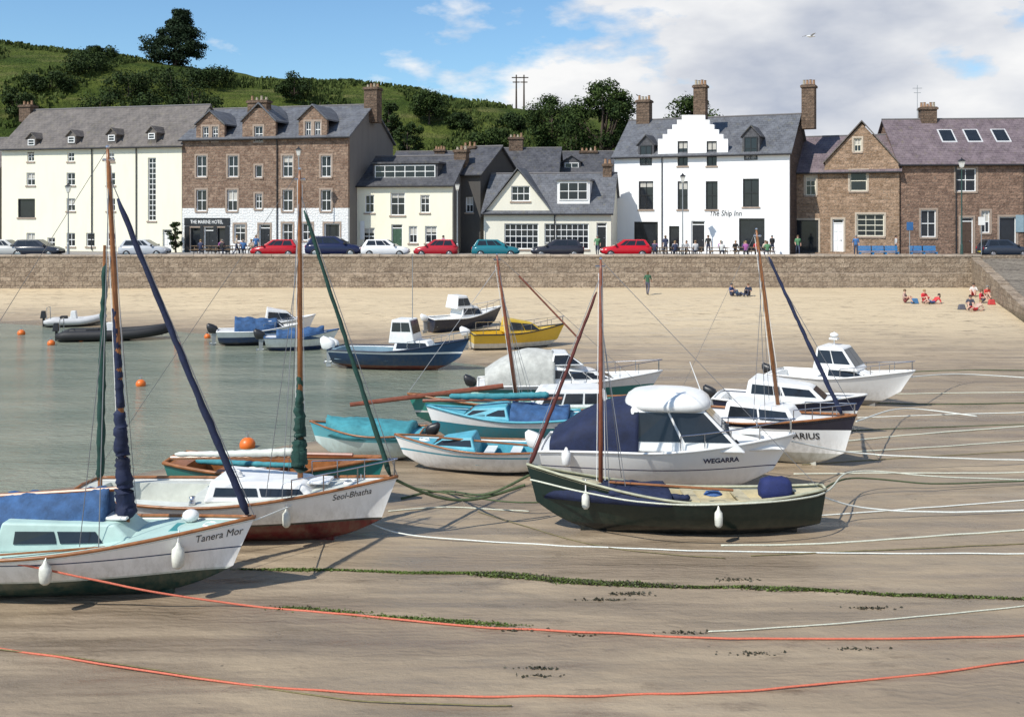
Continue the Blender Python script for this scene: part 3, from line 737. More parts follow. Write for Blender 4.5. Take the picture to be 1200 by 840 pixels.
for _ in range(26000):
    Y=rr.uniform(112,164); x=rr.uniform(-95,25)
    if noise.noise(Vector((x*.09,Y*.09,7)))<.02: continue
    z=hz(x,Y); 
    for k in range(2):
        a=rr.uniform(0,6.28); s_=rr.uniform(.2,.6); h=rr.uniform(.2,.7); dx,dy=math.cos(a)*s_*.5,math.sin(a)*s_*.5
        n0=len(cb.v); cb.v+=[(x-dx,Y-dy,z-.1),(x+dx,Y+dy,z-.1),(x+dx*.5+rr.uniform(-.2,.2),Y+dy*.5,z+h),(x-dx*.6,Y-dy*.6+rr.uniform(-.2,.2),z+h*.8)]
        cb.f.append((n0,n0+1,n0+2,n0+3))
me=bpy.data.meshes.new('hillside_bracken'); me.from_pydata(cb.v,[],cb.f); me.materials.append(leafmat('bracken',(.035,.056,.011),(.095,.125,.03),.25)); me.update()
o=bpy.data.objects.new('hillside_bracken',me); COL.objects.link(o); o['kind']='stuff'; o['label']='rough bracken and long grass covering the hillside'; o['category']='grass'
tree('shrub','small green bush against the hotel wall',(206-600)*91/1200,91.0,SZ,2.8,1.6,LF3,trunkh=.1,style='shrub',n=1400,seed=99,leafs=.22)

# ------------------------------------------------------------ telegraph poles, lamps
for px,Y in((605,158),(614,158)):
    x=(px-600)*Y/1200; z=hz(x,Y); t=thing('telegraph_pole','tall wooden telegraph pole with crossarm on the hill','pole',(x,Y,z),group='telegraph poles on the hill')
    h=HC+(250-88)*Y/1200-z
    mb=MB(); mb.tube([(0,0,-.5),(0,0,h)],[.16,.1],7); mb.obj('pole',BARK,t)
    mb=MB(); mb.box(-.7,.7,-.08,.08,h-.5,h-.35); mb.obj('crossarm',BARK,t)
    mb=MB(); mb.box(-.55,.55,-.08,.08,h-1.2,h-1.05); mb.obj('crossarm',BARK,t)
def lamp(px,Y,pytop,label,double=False):
    x=(px-600)*Y/1200; zb=SZ-.02 if Y>81 else 3.6; h=HC+(250-pytop)*Y/1200-zb
    t=thing('street_lamp',label,'street lamp',(x,Y,zb),group='street lamps on the harbour front')
    mb=MB(); mb.tube([(0,0,0),(0,0,.3),(0,0,.9),(0,0,1.0),(0,0,h-.8)],[.13,.12,.1,.06,.045],8); mb.obj('post',GALV if not double else M('green_iron',(.03,.07,.06),.5),t)
    mb=MB(); mb.tube([(0,0,h-.85),(0,0,h-.75)],[.05,.14],6); mb.frustum([(-.11,-.11),(.11,-.11),(.11,.11),(-.11,.11)],h-.74,[(-.2,-.2),(.2,-.2),(.2,.2),(-.2,.2)],h-.28); mb.obj('lantern',M('lamp_glass',(.75,.75,.7),.2),t)
    mb=MB(); mb.frustum([(-.25,-.25),(.25,-.25),(.25,.25),(-.25,.25)],h-.279,[(-.05,-.05),(.05,-.05),(.05,.05),(-.05,.05)],h-.08); mb.ball((0,0,h-.03),.05); mb.obj('lantern_cap',BLACK,t)
    if double:
        mb=MB(); mb.tube([(-.45,0,h-1.1),(.45,0,h-1.1)],.025,5); mb.obj('ladder_bar',BLACK,t)
lamp(1127,80.45,185,'tall lantern street lamp on the harbour wall',True)
lamp(800,86,203,'grey street lamp in front of the white inn'); lamp(536,85.9,212,'grey street lamp beside parked cars'); lamp(350,86,172,'tall street lamp by the stone hotel'); lamp(80,88,215,'street lamp by the cream house')

# ------------------------------------------------------------ cars
CARP=M('car_paint_red',(.42,.012,.018),.25,.06,2)
def build_car():
    t=thing('parked_car','small red hatchback parked behind the harbour wall','car',(0,-50,0))
    st=[(-1.93,.42,.70,.62),(-1.88,.30,.86,.76),(-1.5,.24,.93,.82),(-.6,.22,.95,.84),(.5,.22,.94,.84),(1.0,.24,.90,.83),(1.5,.26,.82,.80),(1.82,.32,.70,.72),(1.92,.40,.58,.60)]
    rg=[]
    for x,zb,zt,w in st:
        rg.append([(x,-w*.92,zb),(x,-w,zb+.12),(x,-w,zt-.16),(x,-w*.93,zt-.03),(x,-w*.6,zt+.02),(x,w*.6,zt+.02),(x,w*.93,zt-.03),(x,w,zt-.16),(x,w,zb+.12),(x,w*.92,zb)])
    mb=MB(); mb.rings(rg); mb.obj('body',CARP,t,smooth=True)
    base=[(-1.82,-.76),(1.02,-.76),(1.02,.76),(-1.82,.76)]; top=[(-1.45,-.58),(.15,-.58),(.15,.58),(-1.45,.58)]
    mb=MB(); mb.frustum(base,.90,top,1.44); mb.obj('cabin',CARP,t,bevel=.05)
    def q(i,j): return [(base[i][0],base[i][1],.90),(base[j][0],base[j][1],.90),(top[j][0],top[j][1],1.44),(top[i][0],top[i][1],1.44)]
    for (i,j,u0,u1) in ((0,1,.10,.40),(0,1,.43,.70),(0,1,.72,.86),(2,3,.14,.28),(2,3,.30,.57),(2,3,.60,.90)):
        mb=MB(); mb.panel(q(i,j),u0,u1,.18,.86,.014); mb.obj('window',GLASS,t)
    mb=MB(); mb.panel(q(1,2),.06,.94,.1,.9,.014); mb.obj('windscreen',GLASS,t)
    mb=MB(); mb.panel(q(3,0),.08,.92,.18,.85,.014); mb.obj('rear_window',GLASS,t)
    for x in(-1.2,1.2):
        for y in(-.76,.76):
            mb=MB(); mb.tube([(x,y-.1,.3),(x,y-.09,.3),(x,y+.09,.3),(x,y+.1,.3)],[.26,.3,.3,.26],16); w=mb.obj('wheel',RUBBER,t)
            s=1 if y>0 else -1; mb=MB(); mb.tube([(x,y+s*.09,.3),(x,y+s*.112,.3)],[.19,.16],12); mb.obj('rim',STEEL,w)
    for y in(-.58,.58):
        mb=MB(); mb.ball((1.80,y,.63),(.12,.13,.07)); mb.obj('headlight',M('lamp_lens',(.7,.7,.7),.1),t)
        mb=MB(); mb.ball((-1.88,y*1.08,.74),(.06,.09,.13)); mb.obj('tail_light',M('red_lens',(.4,.01,.01),.2),t)
        mb=MB(); mb.box(.72,.86,y*1.5-.07,y*1.5+.07,.93,1.06); mb.obj('mirror',BLACK,t,bevel=.02)
    mb=MB(); mb.box(-1.95,-1.91,-.26,.26,.42,.53); mb.obj('number_plate',M('plate_yellow',(.7,.55,.08),.5),t)
    return t
car0=build_car()
cars=[(45,(.03,.035,.05),'dark grey hatchback parked by the cream house',1,1),(170,(.45,.47,.5),'silver hatchback parked behind the harbour wall',1,1),(323,(.42,.012,.018),'red hatchback parked behind the harbour wall',-1,1),
(392,(.015,.02,.06),'tall dark blue people carrier parked behind the wall',1,1.18),(452,(.75,.75,.75),'white hatchback parked behind the harbour wall',1,1),(511,(.40,.02,.03),'red car parked behind the harbour wall',-1,.92),
(581,(.02,.16,.20),'teal hatchback parked by the cottage',1,1),(653,(.03,.03,.04),'black estate car parked by the cottage',-1,1.1),(733,(.5,.01,.02),'bright red car parked by the white inn',-1,1.05),
(8,(.5,.5,.48),'pale silver car parked by the cream house',1,1),(1176,(.03,.04,.06),'dark car parked beside the slipway',1,1)]
for px,c,lab,dr,sc in cars:
    Y=82.4; mt=M('car_paint',c,.22,.06,2)
    copy_thing(car0,((px-600)*Y/1200,Y,SZ-.05),0 if dr>0 else math.pi,lab,'cars parked behind the harbour wall',{CARP.name:mt},(sc,1,sc if sc>1.15 else 1))
def deltree(o):
    for c in list(o.children): deltree(c)
    bpy.data.objects.remove(o)
deltree(car0)

# ------------------------------------------------------------ people
SKIN=M('skin',(.55,.33,.24),.6,.1,8)
def person(pose,loc,rotz,top,bot,hair,label,bare=False,scale=1.0,group=None,sk=SKIN):
    if pose=='stand':
        J=dict(pel=(0,0,.93),spi=(0,.01,1.15),che=(0,0,1.34),nek=(0,.01,1.48),hed=(0,-.01,1.60),crn=(0,-.01,1.70),
          sl=(.18,0,1.40),el=(.24,.03,1.12),hl=(.26,-.04,.88),sr=(-.18,0,1.40),er=(-.24,.03,1.12),hr=(-.25,-.06,.88),
          pl=(.09,0,.90),kl=(.11,-.04,.50),al=(.12,.03,.09),tl=(.13,-.13,.04),pr=(-.09,0,.90),kr=(-.11,-.01,.50),ar=(-.12,.06,.09),tr=(-.13,-.10,.04))
    elif pose=='walk':
        J=dict(pel=(0,0,.91),spi=(0,-.01,1.14),che=(0,-.03,1.33),nek=(0,-.03,1.47),hed=(0,-.06,1.59),crn=(0,-.06,1.69),
          sl=(.18,-.02,1.39),el=(.24,.12,1.14),hl=(.24,.02,.92),sr=(-.18,-.03,1.39),er=(-.24,-.12,1.13),hr=(-.22,-.30,.98),
          pl=(.09,0,.88),kl=(.10,-.18,.50),al=(.10,-.22,.09),tl=(.10,-.38,.06),pr=(-.09,0,.88),kr=(-.10,.05,.48),ar=(-.10,.32,.16),tr=(-.10,.22,.04))
    elif pose=='seat':
        J=dict(pel=(0,0,.55),spi=(0,.02,.76),che=(0,-.02,.96),nek=(0,-.04,1.10),hed=(0,-.07,1.22),crn=(0,-.07,1.32),
          sl=(.18,-.02,1.02),el=(.24,-.08,.77),hl=(.15,-.32,.72),sr=(-.18,-.02,1.02),er=(-.24,-.08,.77),hr=(-.12,-.34,.74),
          pl=(.09,-.03,.52),kl=(.14,-.44,.52),al=(.14,-.42,.10),tl=(.14,-.57,.05),pr=(-.09,-.03,.52),kr=(-.14,-.44,.52),ar=(-.14,-.40,.10),tr=(-.14,-.55,.05))
    elif pose=='ground':
        J=dict(pel=(0,0,.12),spi=(0,.05,.33),che=(0,.03,.53),nek=(0,0,.67),hed=(0,-.03,.79),crn=(0,-.03,.89),
          sl=(.18,.03,.59),el=(.25,-.08,.37),hl=(.14,-.30,.42),sr=(-.18,.03,.59),er=(-.25,-.08,.37),hr=(-.14,-.30,.42),
          pl=(.09,-.03,.11),kl=(.14,-.36,.46),al=(.13,-.62,.09),tl=(.13,-.76,.05),pr=(-.09,-.03,.11),kr=(-.14,-.33,.48),ar=(-.13,-.58,.09),tr=(-.13,-.72,.05))
    else:
        J=dict(pel=(0,0,.11),spi=(0,.18,.22),che=(0,.35,.34),nek=(0,.46,.43),hed=(0,.52,.54),crn=(0,.53,.64),
          sl=(.18,.38,.38),el=(.24,.50,.10),hl=(.26,.24,.05),sr=(-.18,.38,.38),er=(-.24,.50,.10),hr=(-.26,.24,.05),
          pl=(.09,-.03,.1),kl=(.13,-.42,.20),al=(.14,-.84,.08),tl=(.15,-.88,.2),pr=(-.09,-.03,.1),kr=(-.13,-.38,.30),ar=(-.14,-.72,.08),tr=(-.15,-.78,.16))
    rd=dict(pel=.14,spi=.125,che=.145,nek=.055,hed=.088,crn=.07,sl=.07,el=.045,hl=.034,sr=.07,er=.045,hr=.034,pl=.095,kl=.062,al=.042,tl=.036,pr=.095,kr=.062,ar=.042,tr=.036)
    E=[('pel','spi',1),('spi','che',1),('che','nek',1),('nek','hed',0),('hed','crn',0),('che','sl',1),('sl','el',1),('el','hl',0),('che','sr',1),('sr','er',1),('er','hr',0),
       ('pel','pl',2),('pl','kl',2),('kl','al',0 if bare else 2),('al','tl',3),('pel','pr',2),('pr','kr',2),('kr','ar',0 if bare else 2),('ar','tr',3)]
    ks=list(J); me=bpy.data.meshes.new('person'); me.from_pydata([J[k] for k in ks],[(ks.index(a),ks.index(b)) for a,b,_ in E],[]); me.update()
    o=bpy.data.objects.new('person_tmp',me); COL.objects.link(o)
    md=o.modifiers.new('s','SKIN'); md.use_smooth_shade=True
    for i,k in enumerate(ks):
        sv=me.skin_vertices[0].data[i]; r=rd[k]; sv.radius=(r,r*(.75 if k in('pel','spi','che') else 1)); sv.use_root=(k=='pel')
    sb=o.modifiers.new('u','SUBSURF'); sb.levels=1; sb.render_levels=1
    dg=bpy.context.evaluated_depsgraph_get(); m2=bpy.data.meshes.new_from_object(o.evaluated_get(dg))
    bpy.data.objects.remove(o)
    segs=[(Vector(J[a]),Vector(J[b]),t) for a,b,t in E]
    vs=[v.co[:] for v in m2.vertices]; fs=[p.vertices[:] for p in m2.polygons]; mi=[]
    for p in m2.polygons:
        c=p.center; best=1e9; tt=0
        for a,b_,t in segs:
            d=b_-a; u=max(0,min(1,(c-a).dot(d)/d.length_squared)); q=(a+d*u-c).length
            if q<best: best=q;tt=t
        mi.append(tt)
    mb=MB(); mb.v=vs; mb.f=list(fs); mb.m=mi
    for sd,h,e in((1,'hl','el'),(-1,'hr','er')):
        H=Vector(J[h]); d=(H-Vector(J[e])).normalized(); side=Vector((sd,0,0)); lat=d.cross(side)
        if lat.length<.2: lat=Vector((0,1,0))
        lat.normalize(); nrm=d.cross(lat)
        mb.tube([H,H+d*.05,H+d*.09],[.032,.036,.034],6,0)
        for k,(off,ln) in enumerate(((-.026,.065),(-.009,.08),(.009,.075),(.025,.055))):
            p=H+d*.085+lat*off; mb.tube([p,p+d*ln*.5+nrm*.006,p+d*ln+nrm*.022],[.0095,.0085,.006],5,0)
        p=H+d*.03+lat*-.03; mb.tube([p,p+lat*-.03+d*.03,p+lat*-.035+d*.06],[.012,.010,.007],5,0)
    hc=Vector(J['hed']); 
    mb.ball((hc.x,hc.y-.088,hc.z+.0),(.014,.02,.018),0,6,4)
    for s_ in(-1,1): mb.ball((hc.x+s_*.088,hc.y,hc.z+.0),(.012,.02,.03),0,6,4); mb.ball((hc.x+s_*.032,hc.y-.082,hc.z+.03),(.012,.008,.008),4,6,4)
    mb.ball((hc.x,hc.y-.082,hc.z-.045),(.025,.008,.008),5,6,4)
    root=mb.obj('person',[sk,M('shirt',top,.8,.2,8),M('trousers',bot,.8,.2,8),BLACK,BLACK,M('lips',(.35,.10,.09),.6)],smooth=True)
    tag(root,label,'person',group); root.location=loc; root.rotation_euler=(0,0,rotz); root.scale=(scale,)*3
    hb=MB(); hb.ball((hc.x,hc.y+.018,hc.z+.055),(.098,.10,.092),0,12,8)
    if R.random()<.4: hb.ball((hc.x,hc.y+.06,hc.z-.04),(.085,.055,.13),0,10,6)
    hb.obj('hair',M('hair',hair,.7,.3,20),root,smooth=True)
    return root
def pg(px,py): 
    p=gp(px,py); return (p.x,p.y,p.z)
HR=[(.03,.02,.015),(.12,.07,.03),(.3,.2,.09),(.2,.2,.19)]
person('walk',pg(759,346),rad(160),(.03,.10,.05),(.08,.08,.12),HR[1],'person in green top walking on the sand by the wall',scale=1.0)
person('ground',pg(857,347),rad(40),(.05,.08,.2),(.04,.05,.09),HR[0],'person in blue sitting on the sand by the wall')
person('lie',pg(866,347),rad(30),(.1,.25,.35),(.05,.06,.1),HR[2],'person in pale blue top reclining on the sand')
person('ground',pg(877,347),rad(-30),(.02,.03,.06),(.03,.03,.05),HR[1],'person in dark clothes sitting on the sand')
person('ground',pg(1060,356),rad(50),(.45,.3,.25),(.2,.05,.05),HR[1],'person in pink top sitting on the beach',True)
person('ground',pg(1083,356),rad(20),(.6,.03,.04),(.5,.04,.05),HR[2],'person in bright red clothes sitting on the beach',True)
person('lie',pg(1093,357),rad(-70),(.6,.05,.05),(.05,.1,.25),HR[0],'person in red top reclining on the beach',True)
person('ground',pg(1137,363),rad(-20),(.06,.06,.08),(.04,.04,.06),HR[0],'person in dark clothes sitting on the sand by the slipway',True)
person('ground',pg(1150,356),rad(40),(.6,.04,.06),(.1,.1,.15),HR[1],'person in red shirt sitting beside the slipway',True)
person('lie',pg(1143,366),rad(-60),(.5,.35,.28),(.6,.04,.05),HR[2],'person sunbathing in red shorts by the slipway',True)
person('ground',pg(1157,350),rad(10),(.55,.06,.05),(.5,.4,.35),HR[3],'person in red top sitting on sand by the slipway',True)
person('ground',pg(1141,347),rad(-30),(.65,.6,.55),(.5,.05,.05),HR[0],'person in pale top sitting on sand by the slipway',True)
for (px,py,c,lab) in((1127,364,(.1,.1,.12),'dark rucksack lying on the sand'),(1072,357,(.05,.15,.3),'blue beach bag standing on the sand'),(1162,358,(.5,.05,.05),'red beach bag standing on the sand')):
    p=gp(px,py); mb=MB(); mb.frustum([(-.25,-.14),(.25,-.14),(.25,.14),(-.25,.14)],0,[(-.18,-.07),(.18,-.07),(.18,.07),(-.18,.07)],.36); o=mb.obj('beach_bag',M('bag_cloth',c,.8),bevel=.05); o.location=p; tag(o,lab,'bag')
def picnic(x,y):
    t=thing('picnic_table','wooden picnic table on the pavement outside the pub','picnic table',(x,y,SZ-.05 if y<85.5 else SZ),group='picnic tables on the harbour front')
    W_=M('weathered_timber',(.22,.15,.09),.85,.3,6)
    mb=MB()
    for i in range(4): mb.box(-.85,.85,-.36+i*.185,-.36+i*.185+.165,.71,.75)
    mb.obj('table_top',W_,t)
    for s in(-1,1):
        mb=MB(); mb.box(-.85,.85,s*.72-.12,s*.72+.12,.42,.46); mb.obj('seat',W_,t)
    for sx in(-.6,.6):
        mb=MB()
        mb.box(sx-.03,sx+.03,-.75,.75,.36,.419); mb.tube([(sx+.05,-.6,0),(sx+.05,-.25,.705)],.035,4); mb.tube([(sx+.05,.6,0),(sx+.05,.25,.705)],.035,4)
        mb.obj('leg',W_,t)
PC=[(.5,.5,.5),(.04,.05,.1),(.5,.05,.05),(.05,.15,.35),(.02,.02,.02),(.6,.5,.4),(.1,.25,.12),(.35,.1,.3),(.65,.65,.62)]
NM=['grey','navy','red','blue','black','beige','green','purple','white']
for cx in (237,262,287,764,788,812,842,870,895):
    Y=86.8 if cx<400 else 84.4; x=(cx-600)*Y/1200; picnic(x,Y)
    zz=SZ-.06 if cx<400 else SZ-.11
    for sx,sy,rz in((-.4,.72,0),(.35,.72,0),(.1,-.72,math.pi)):
        if R.random()<.25: continue
        i=R.randrange(9); j=R.randrange(9)
        person('seat',(x+sx,Y+sy+.08*(1 if sy>0 else -1),zz),rz+R.uniform(-.3,.3),PC[i],(.04,.05,.09),R.choice(HR),'person in %s top seated at an outdoor table'%NM[i],group='people seated outside the pubs')
for px in(277,364,520,700,935,1003,1050,905,780,300,830):
    i=R.randrange(9); Y=R.uniform(84.2,85.4); person(R.choice(['stand','walk']),((px-600)*Y/1200,Y,SZ-.05),R.uniform(0,6.28),PC[i],(.05,.06,.1),R.choice(HR),'person in %s top standing on the harbour front'%NM[i],group='people standing on the harbour front')
BB=M('blue_bench_paint',(.03,.22,.48),.5,.15,4)
for px in(1015,1030,1075,1090,1045):
    Y=81.6; t=thing('bench','blue painted bench behind the harbour wall','bench',((px-600)*Y/1200,Y,SZ-.05),group='blue benches behind the harbour wall')
    mb=MB(); [mb.box(-.55,.55,-.2+i*.14,-.2+i*.14+.12,.42,.46) for i in range(3)]; mb.obj('seat',BB,t)
    mb=MB(); [mb.box(-.55,.55,.24+i*.03,.27+i*.03,.55+i*.14,.66+i*.14) for i in range(3)]; mb.obj('backrest',BB,t)
    for s in(-1,1):
        mb=MB(); mb.box(s*.48-.03,s*.48+.03,-.2,.24,0,.419); mb.obj('leg',BB,t)

# ------------------------------------------------------------ boats
class Boat:
    def __init__(s,name,label,stern,bow,B,h,levels,z=None,tilt=0,pitch=0,transom=.75,rake=.35,p=(.36,.8),deck=None,deckc=GEL,interior=None,strake=WOOD,cat='boat',tm=.42,bp=2.1,keel=True,fore=.45,gun=.035,grime=.25):
        sx,sy=stern;bx,by=bow; s.L=math.hypot(bx-sx,by-sy)-rake; s.B=B;s.h=h;s.tr=transom;s.rk=rake;s.p=p;s.tm=tm;s.bp=bp;s.fore=fore
        if z is None: z=gz((sx+bx)/2,(sy+by)/2)-.03
        s.root=thing(name,label,cat,(sx,sy,z),(tilt,pitch,math.atan2(by-sy,bx-sx)))
        s.hm=hullmat('hull_paint',levels,grime=grime)
        nt_=34; nv=12; mb=MB()
        ts=[1-(1-i/nt_)**1.25 for i in range(nt_+1)]
        rg=[]
        for t in ts:
            ring=[s.pt(t,((j/nv))**1.6,-1) for j in range(nv,0,-1)]+[s.pt(t,0,0)]+[s.pt(t,((j/nv))**1.6,1) for j in range(1,nv+1)]
            rg.append(ring)
        mb.rings(rg,0,caps=False,closed=False); n=len(rg[0])
        mb.add(rg[0],[tuple(range(n))]); hull=mb.obj('hull',s.hm,s.root,smooth=True)
        s.hull=hull
        if keel:
            mb=MB(); rgk=[]
            for t in lin(.08,.86,12):
                x,_,z_=s.pt(t,0,0)
                rgk.append([(x,-.05,z_+.08),(x,-.04,min(z_,0.02)-.06),(x,.04,min(z_,.02)-.06),(x,.05,z_+.08)])
            mb.rings(rgk); mb.obj('keel',s.hm,s.root)
        for sd in(-1,1):
            mb=MB(); path=[]
            for i in range(31):
                t=i/30; q=s.pt(t,1,sd); path.append((q[0],q[1],q[2]+.01))
            mb.tube(path,gun,6); mb.obj('gunwale',strake,s.root,smooth=True)
        if transom>.2:
            mb=MB(); a=s.pt(0,1,-1);c=s.pt(0,1,1); mb.tube([a,((a[0]+c[0])/2,0,a[2]+.05),c],gun*.9,6); mb.obj('stern_rail',strake,s.root,smooth=True)
        s.mkdeck(deck,deckc,interior or deckc)
    def half(s,t):
        if t<s.tm: w=s.tr+(1-s.tr)*math.sin(math.pi/2*t/s.tm)
        else: u=(t-s.tm)/(1-s.tm); w=1-u**s.bp
        return max(s.B/2*w,.012)
    def sheer(s,t):
        a,b_,c=s.h
        if t<s.tm: return b_+(a-b_)*((s.tm-t)/s.tm)**2
        return b_+(c-b_)*((t-s.tm)/(1-s.tm))**1.8
    def keelz(s,t):
        z=0
        if t>.68: z+=s.sheer(t)*s.fore*((t-.68)/.32)**2.6
        if t<.35: z+=.22*((.35-t)/.35)**2
        return z
    def pt(s,t,v,sd):
        k=s.keelz(t);h=s.sheer(t); z=k+(h-k)*v
        p=s.p[0]+(s.p[1]-s.p[0])*t**2.2
        y=s.half(t)*(v**p if v>0 else 0)
        x=s.L*t+s.rk*(z/s.h[2])**1.2*max(0,(t-.5)/.5)**2-.10*v*(1-t)**6
        return (x,sd*y,z)
    def atz(s,x,z,sd,off=.008):
        t=x/s.L
        for _ in range(6):
            t=max(0,min(1,t)); k=s.keelz(t);h=s.sheer(t); v=max(.01,min(1,(z-k)/(h-k))); q=s.pt(t,v,sd); t+= (x-q[0])/s.L
        q=s.pt(max(0,min(1,t)),v,sd)
        return Vector((x,q[1]+sd*off,z))
    def dz(s,t): return s.sheer(t)-.05
    def mkdeck(s,ck,dm,im):
        ts=lin(0,1,26); ws=lin(-1,1,12)
        if ck:
            t0,t1,w,d=ck; ts=sorted(set(ts+[t0,t0+.004,t1-.004,t1])); ws=sorted(set(ws+[-w,-w+.015,w-.015,w]))
        mb=MB(); vs=[]
        for t in ts:
            for w_ in ws:
                x=s.pt(t,1,1)[0]; y=s.half(t)*.985*w_; z=s.dz(t)+.07*(1-w_*w_)*min(1,s.half(t)*1.2)
                if ck and t0+.002<t<t1-.002 and abs(w_)<w-.008:
                    z=max(z-d, s.keelz(t)+.12) 
                vs.append((x,y,z))
        n=len(ws); fs=[];ms=[]
        for i in range(len(ts)-1):
            for j in range(n-1):
                fs.append((i*n+j,i*n+j+1,(i+1)*n+j+1,(i+1)*n+j))
                inn=ck and ts[i]>=t0-.001 and ts[i+1]<=t1+.001 and ws[j]>=-w-.001 and ws[j+1]<=w+.001
                ms.append(1 if inn else 0)
        mb.v=vs;mb.f=fs;mb.m=ms; s.deck=mb.obj('deck',[dm,im],s.root)
    def cabin(s,x0,x1,w0,w1,z0,z1,f=.35,a=.12,inset=.12,mat=GEL,wins=3,glass=GLASS,zf=None,bevel=.05,name='cabin',front=True,wr=(.25,.8),back=False,ur=(.06,.94)):
        zf=z1 if zf is None else zf
        base=[(x0,-w0),(x1,-w1),(x1,w1),(x0,w0)]; top=[(x0+a,-w0+inset),(x1-f,-w1+inset*.8),(x1-f,w1-inset*.8),(x0+a,w0-inset)]
        zt=[z1,zf,zf,z1]
        mb=MB(); mb.frustum(base,z0,top,zt); c=mb.obj(name,mat,s.root,bevel=bevel)
        def q(i,j): return [(base[i][0],base[i][1],z0),(base[j][0],base[j][1],z0),(top[j][0],top[j][1],zt[j]),(top[i][0],top[i][1],zt[i])]
        lo,hi=ur
        for i,j in((0,1),(2,3)):
            for k in range(wins):
                a_=lo+(hi-lo)*k/wins+.015; b_=lo+(hi-lo)*(k+1)/wins-.015
                if i==2: a_,b_=1-b_,1-a_
                mb=MB(); mb.panel(q(i,j),a_,b_,wr[0],wr[1],.014); mb.obj('window',glass,c)
        if front:
            for k in range(2):
                mb=MB(); mb.panel(q(1,2),.06+.45*k,.49+.45*k,wr[0]-.1,wr[1]+.06,.014); mb.obj('windscreen',glass,c)
        if back:
            mb=MB(); mb.panel(q(3,0),.1,.9,.05,wr[1],.014); mb.obj('rear_window',glass,c)
        s.cab=c; return c
    def mast(s,b,t,r=.06,mat=WOOD):
        b=Vector(b);t=Vector(t); mb=MB(); mb.tube([b,b.lerp(t,.5),b.lerp(t,.95),t],[r,r*.9,r*.65,r*.4],8); s.m=mb.obj('mast',mat,s.root,smooth=True)
        mb=MB(); q=b.lerp(t,.97); mb.tube([q+Vector((-.1,0,0)),q+Vector((.12,0,0))],.03,5); mb.ball(tuple(t+Vector((0,0,.03))),.035); mb.obj('masthead_fitting',STEEL,s.m)
        mb=MB(); q=b.lerp(t,.93)
        for sd in(-1,1):
            tt=max(.02,min(.98,b.x/s.L)); e=Vector((b.x-.15,sd*s.half(tt)*.97,s.sheer(tt)))
            mb.tube([q,e],.009,4)
            e=Vector((b.x-.5,sd*s.half(tt)*.95,s.sheer(tt))); mb.tube([b.lerp(t,.75),e],.008,4)
        mb.tube([t,Vector((0,0,s.sheer(0)))],.007,4)
        mb.tube([q,Vector((s.L+s.rk,0,s.sheer(1)))],.009,4)
        mb.obj('rigging',WIRE,s.m)
        mb=MB(); mb.tube([b+Vector((.09,.03,.2)),t+Vector((.05,.02,-.3))],.008,4); mb.tube([b+Vector((-.1,-.04,.2)),t+Vector((-.04,-.02,-.2))],.008,4); mb.obj('halyard',WHITE,s.m)
    def roll(s,a,b_,r0,r1,mat,name='furled_sail',wob=.015):
        a=Vector(a);b_=Vector(b_); n=34; mb=MB(); pa=[];rs=[]
        for i in range(n+1):
            u=i/n; q=a.lerp(b_,u); q+=Vector((R.uniform(-wob,wob),R.uniform(-wob,wob),0)); q.z-=math.sin(u*math.pi)*.02*(b_-a).length*.3
            pa.append(q); rs.append((r0+(r1-r0)*u)*R.uniform(.88,1.1)*(1 if 0<i<n else .5))
        mb.tube(pa,rs,8); return mb.obj(name,mat,s.root,smooth=True)
    def boomcover(s,a,b_,r,mat,droop=.25,name='sail_cover'):
        a=Vector(a);b_=Vector(b_); mb=MB(); mb.tube([a,b_],.045,8); mb.obj('boom',WOOD,s.root)
        rg=[]; n=40
        for i in range(n+1):
            u=i/n; q=a.lerp(b_,.02+u*.96); w=r*(.5+.6*math.sin(math.pi*min(1,u*.8+.15)))*(1+.12*math.sin(u*31)); hh=w*(1.3-u*.5)
            rg.append([(q.x,q.y+w*.45*math.cos(th)*(1.3 if math.sin(th)<0 else .8)*R.uniform(.92,1.08),q.z+.02+hh*math.sin(th)*.8-(droop*w if math.sin(th)<0 else 0)) for th in [2*math.pi*k/14 for k in range(14)]])
        mb=MB(); mb.rings(rg); return mb.obj(name,mat,s.root,smooth=True)
    def tent(s,x0,x1,w,z0,h0,h1,mat,name='canvas_cover',sag=.08,hump=0,sq=.9,drop=.12,n=22,wk=1.0,w1=None):
        rg=[]
        for i in range(n+1):
            u=i/n; x=x0+(x1-x0)*u; h=h0+(h1-h0)*u-sag*math.sin(u*math.pi*3)**2+hump*math.sin(math.pi*u)
            t=max(0,min(.99,x/s.L)); wc=w if w1 is None else w+(w1-w)*u; ww=min(wc,s.half(t)*1.02)
            ring=[(x,-ww,z0-drop)]
            for k in range(17):
                a=math.pi*k/16; wr=wk*(.03*noise.noise(Vector((x*5,k*.9,z0)))+.025*noise.noise(Vector((x*2,k*2.1,3))))
                ring.append((x,-ww*math.copysign(abs(math.cos(a))**sq,math.cos(a))+wr,z0+h*math.sin(a)**sq+wr*1.4))
            ring.append((x,ww,z0-drop)); rg.append(ring)
        mb=MB(); mb.rings(rg); return mb.obj(name,mat,s.root,smooth=True)
    def fender(s,x,sd,z=.75,l=.42,r=.11,mat=None):
        t=max(0,min(1,x/s.L)); y=s.atz(x,z+l*.5,sd,r*.9).y; mb=MB()
        mb.tube([(x,y,z-l/2),(x,y,z-l/2+.05),(x,y,z),(x,y,z+l/2-.06),(x,y,z+l/2),(x,y,z+l/2+.06)],[r*.45,r*.9,r,r*.92,r*.4,r*.2],10)
        f=mb.obj('fender',mat or M('fender_vinyl',(.70,.70,.62),.45,.3,6),s.root,smooth=True)
        mb=MB(); mb.tube([(x,y,z+l/2+.05),(x,y-sd*.06,s.sheer(t)+.03)],.012,5); mb.obj('rope',WHITE,f)
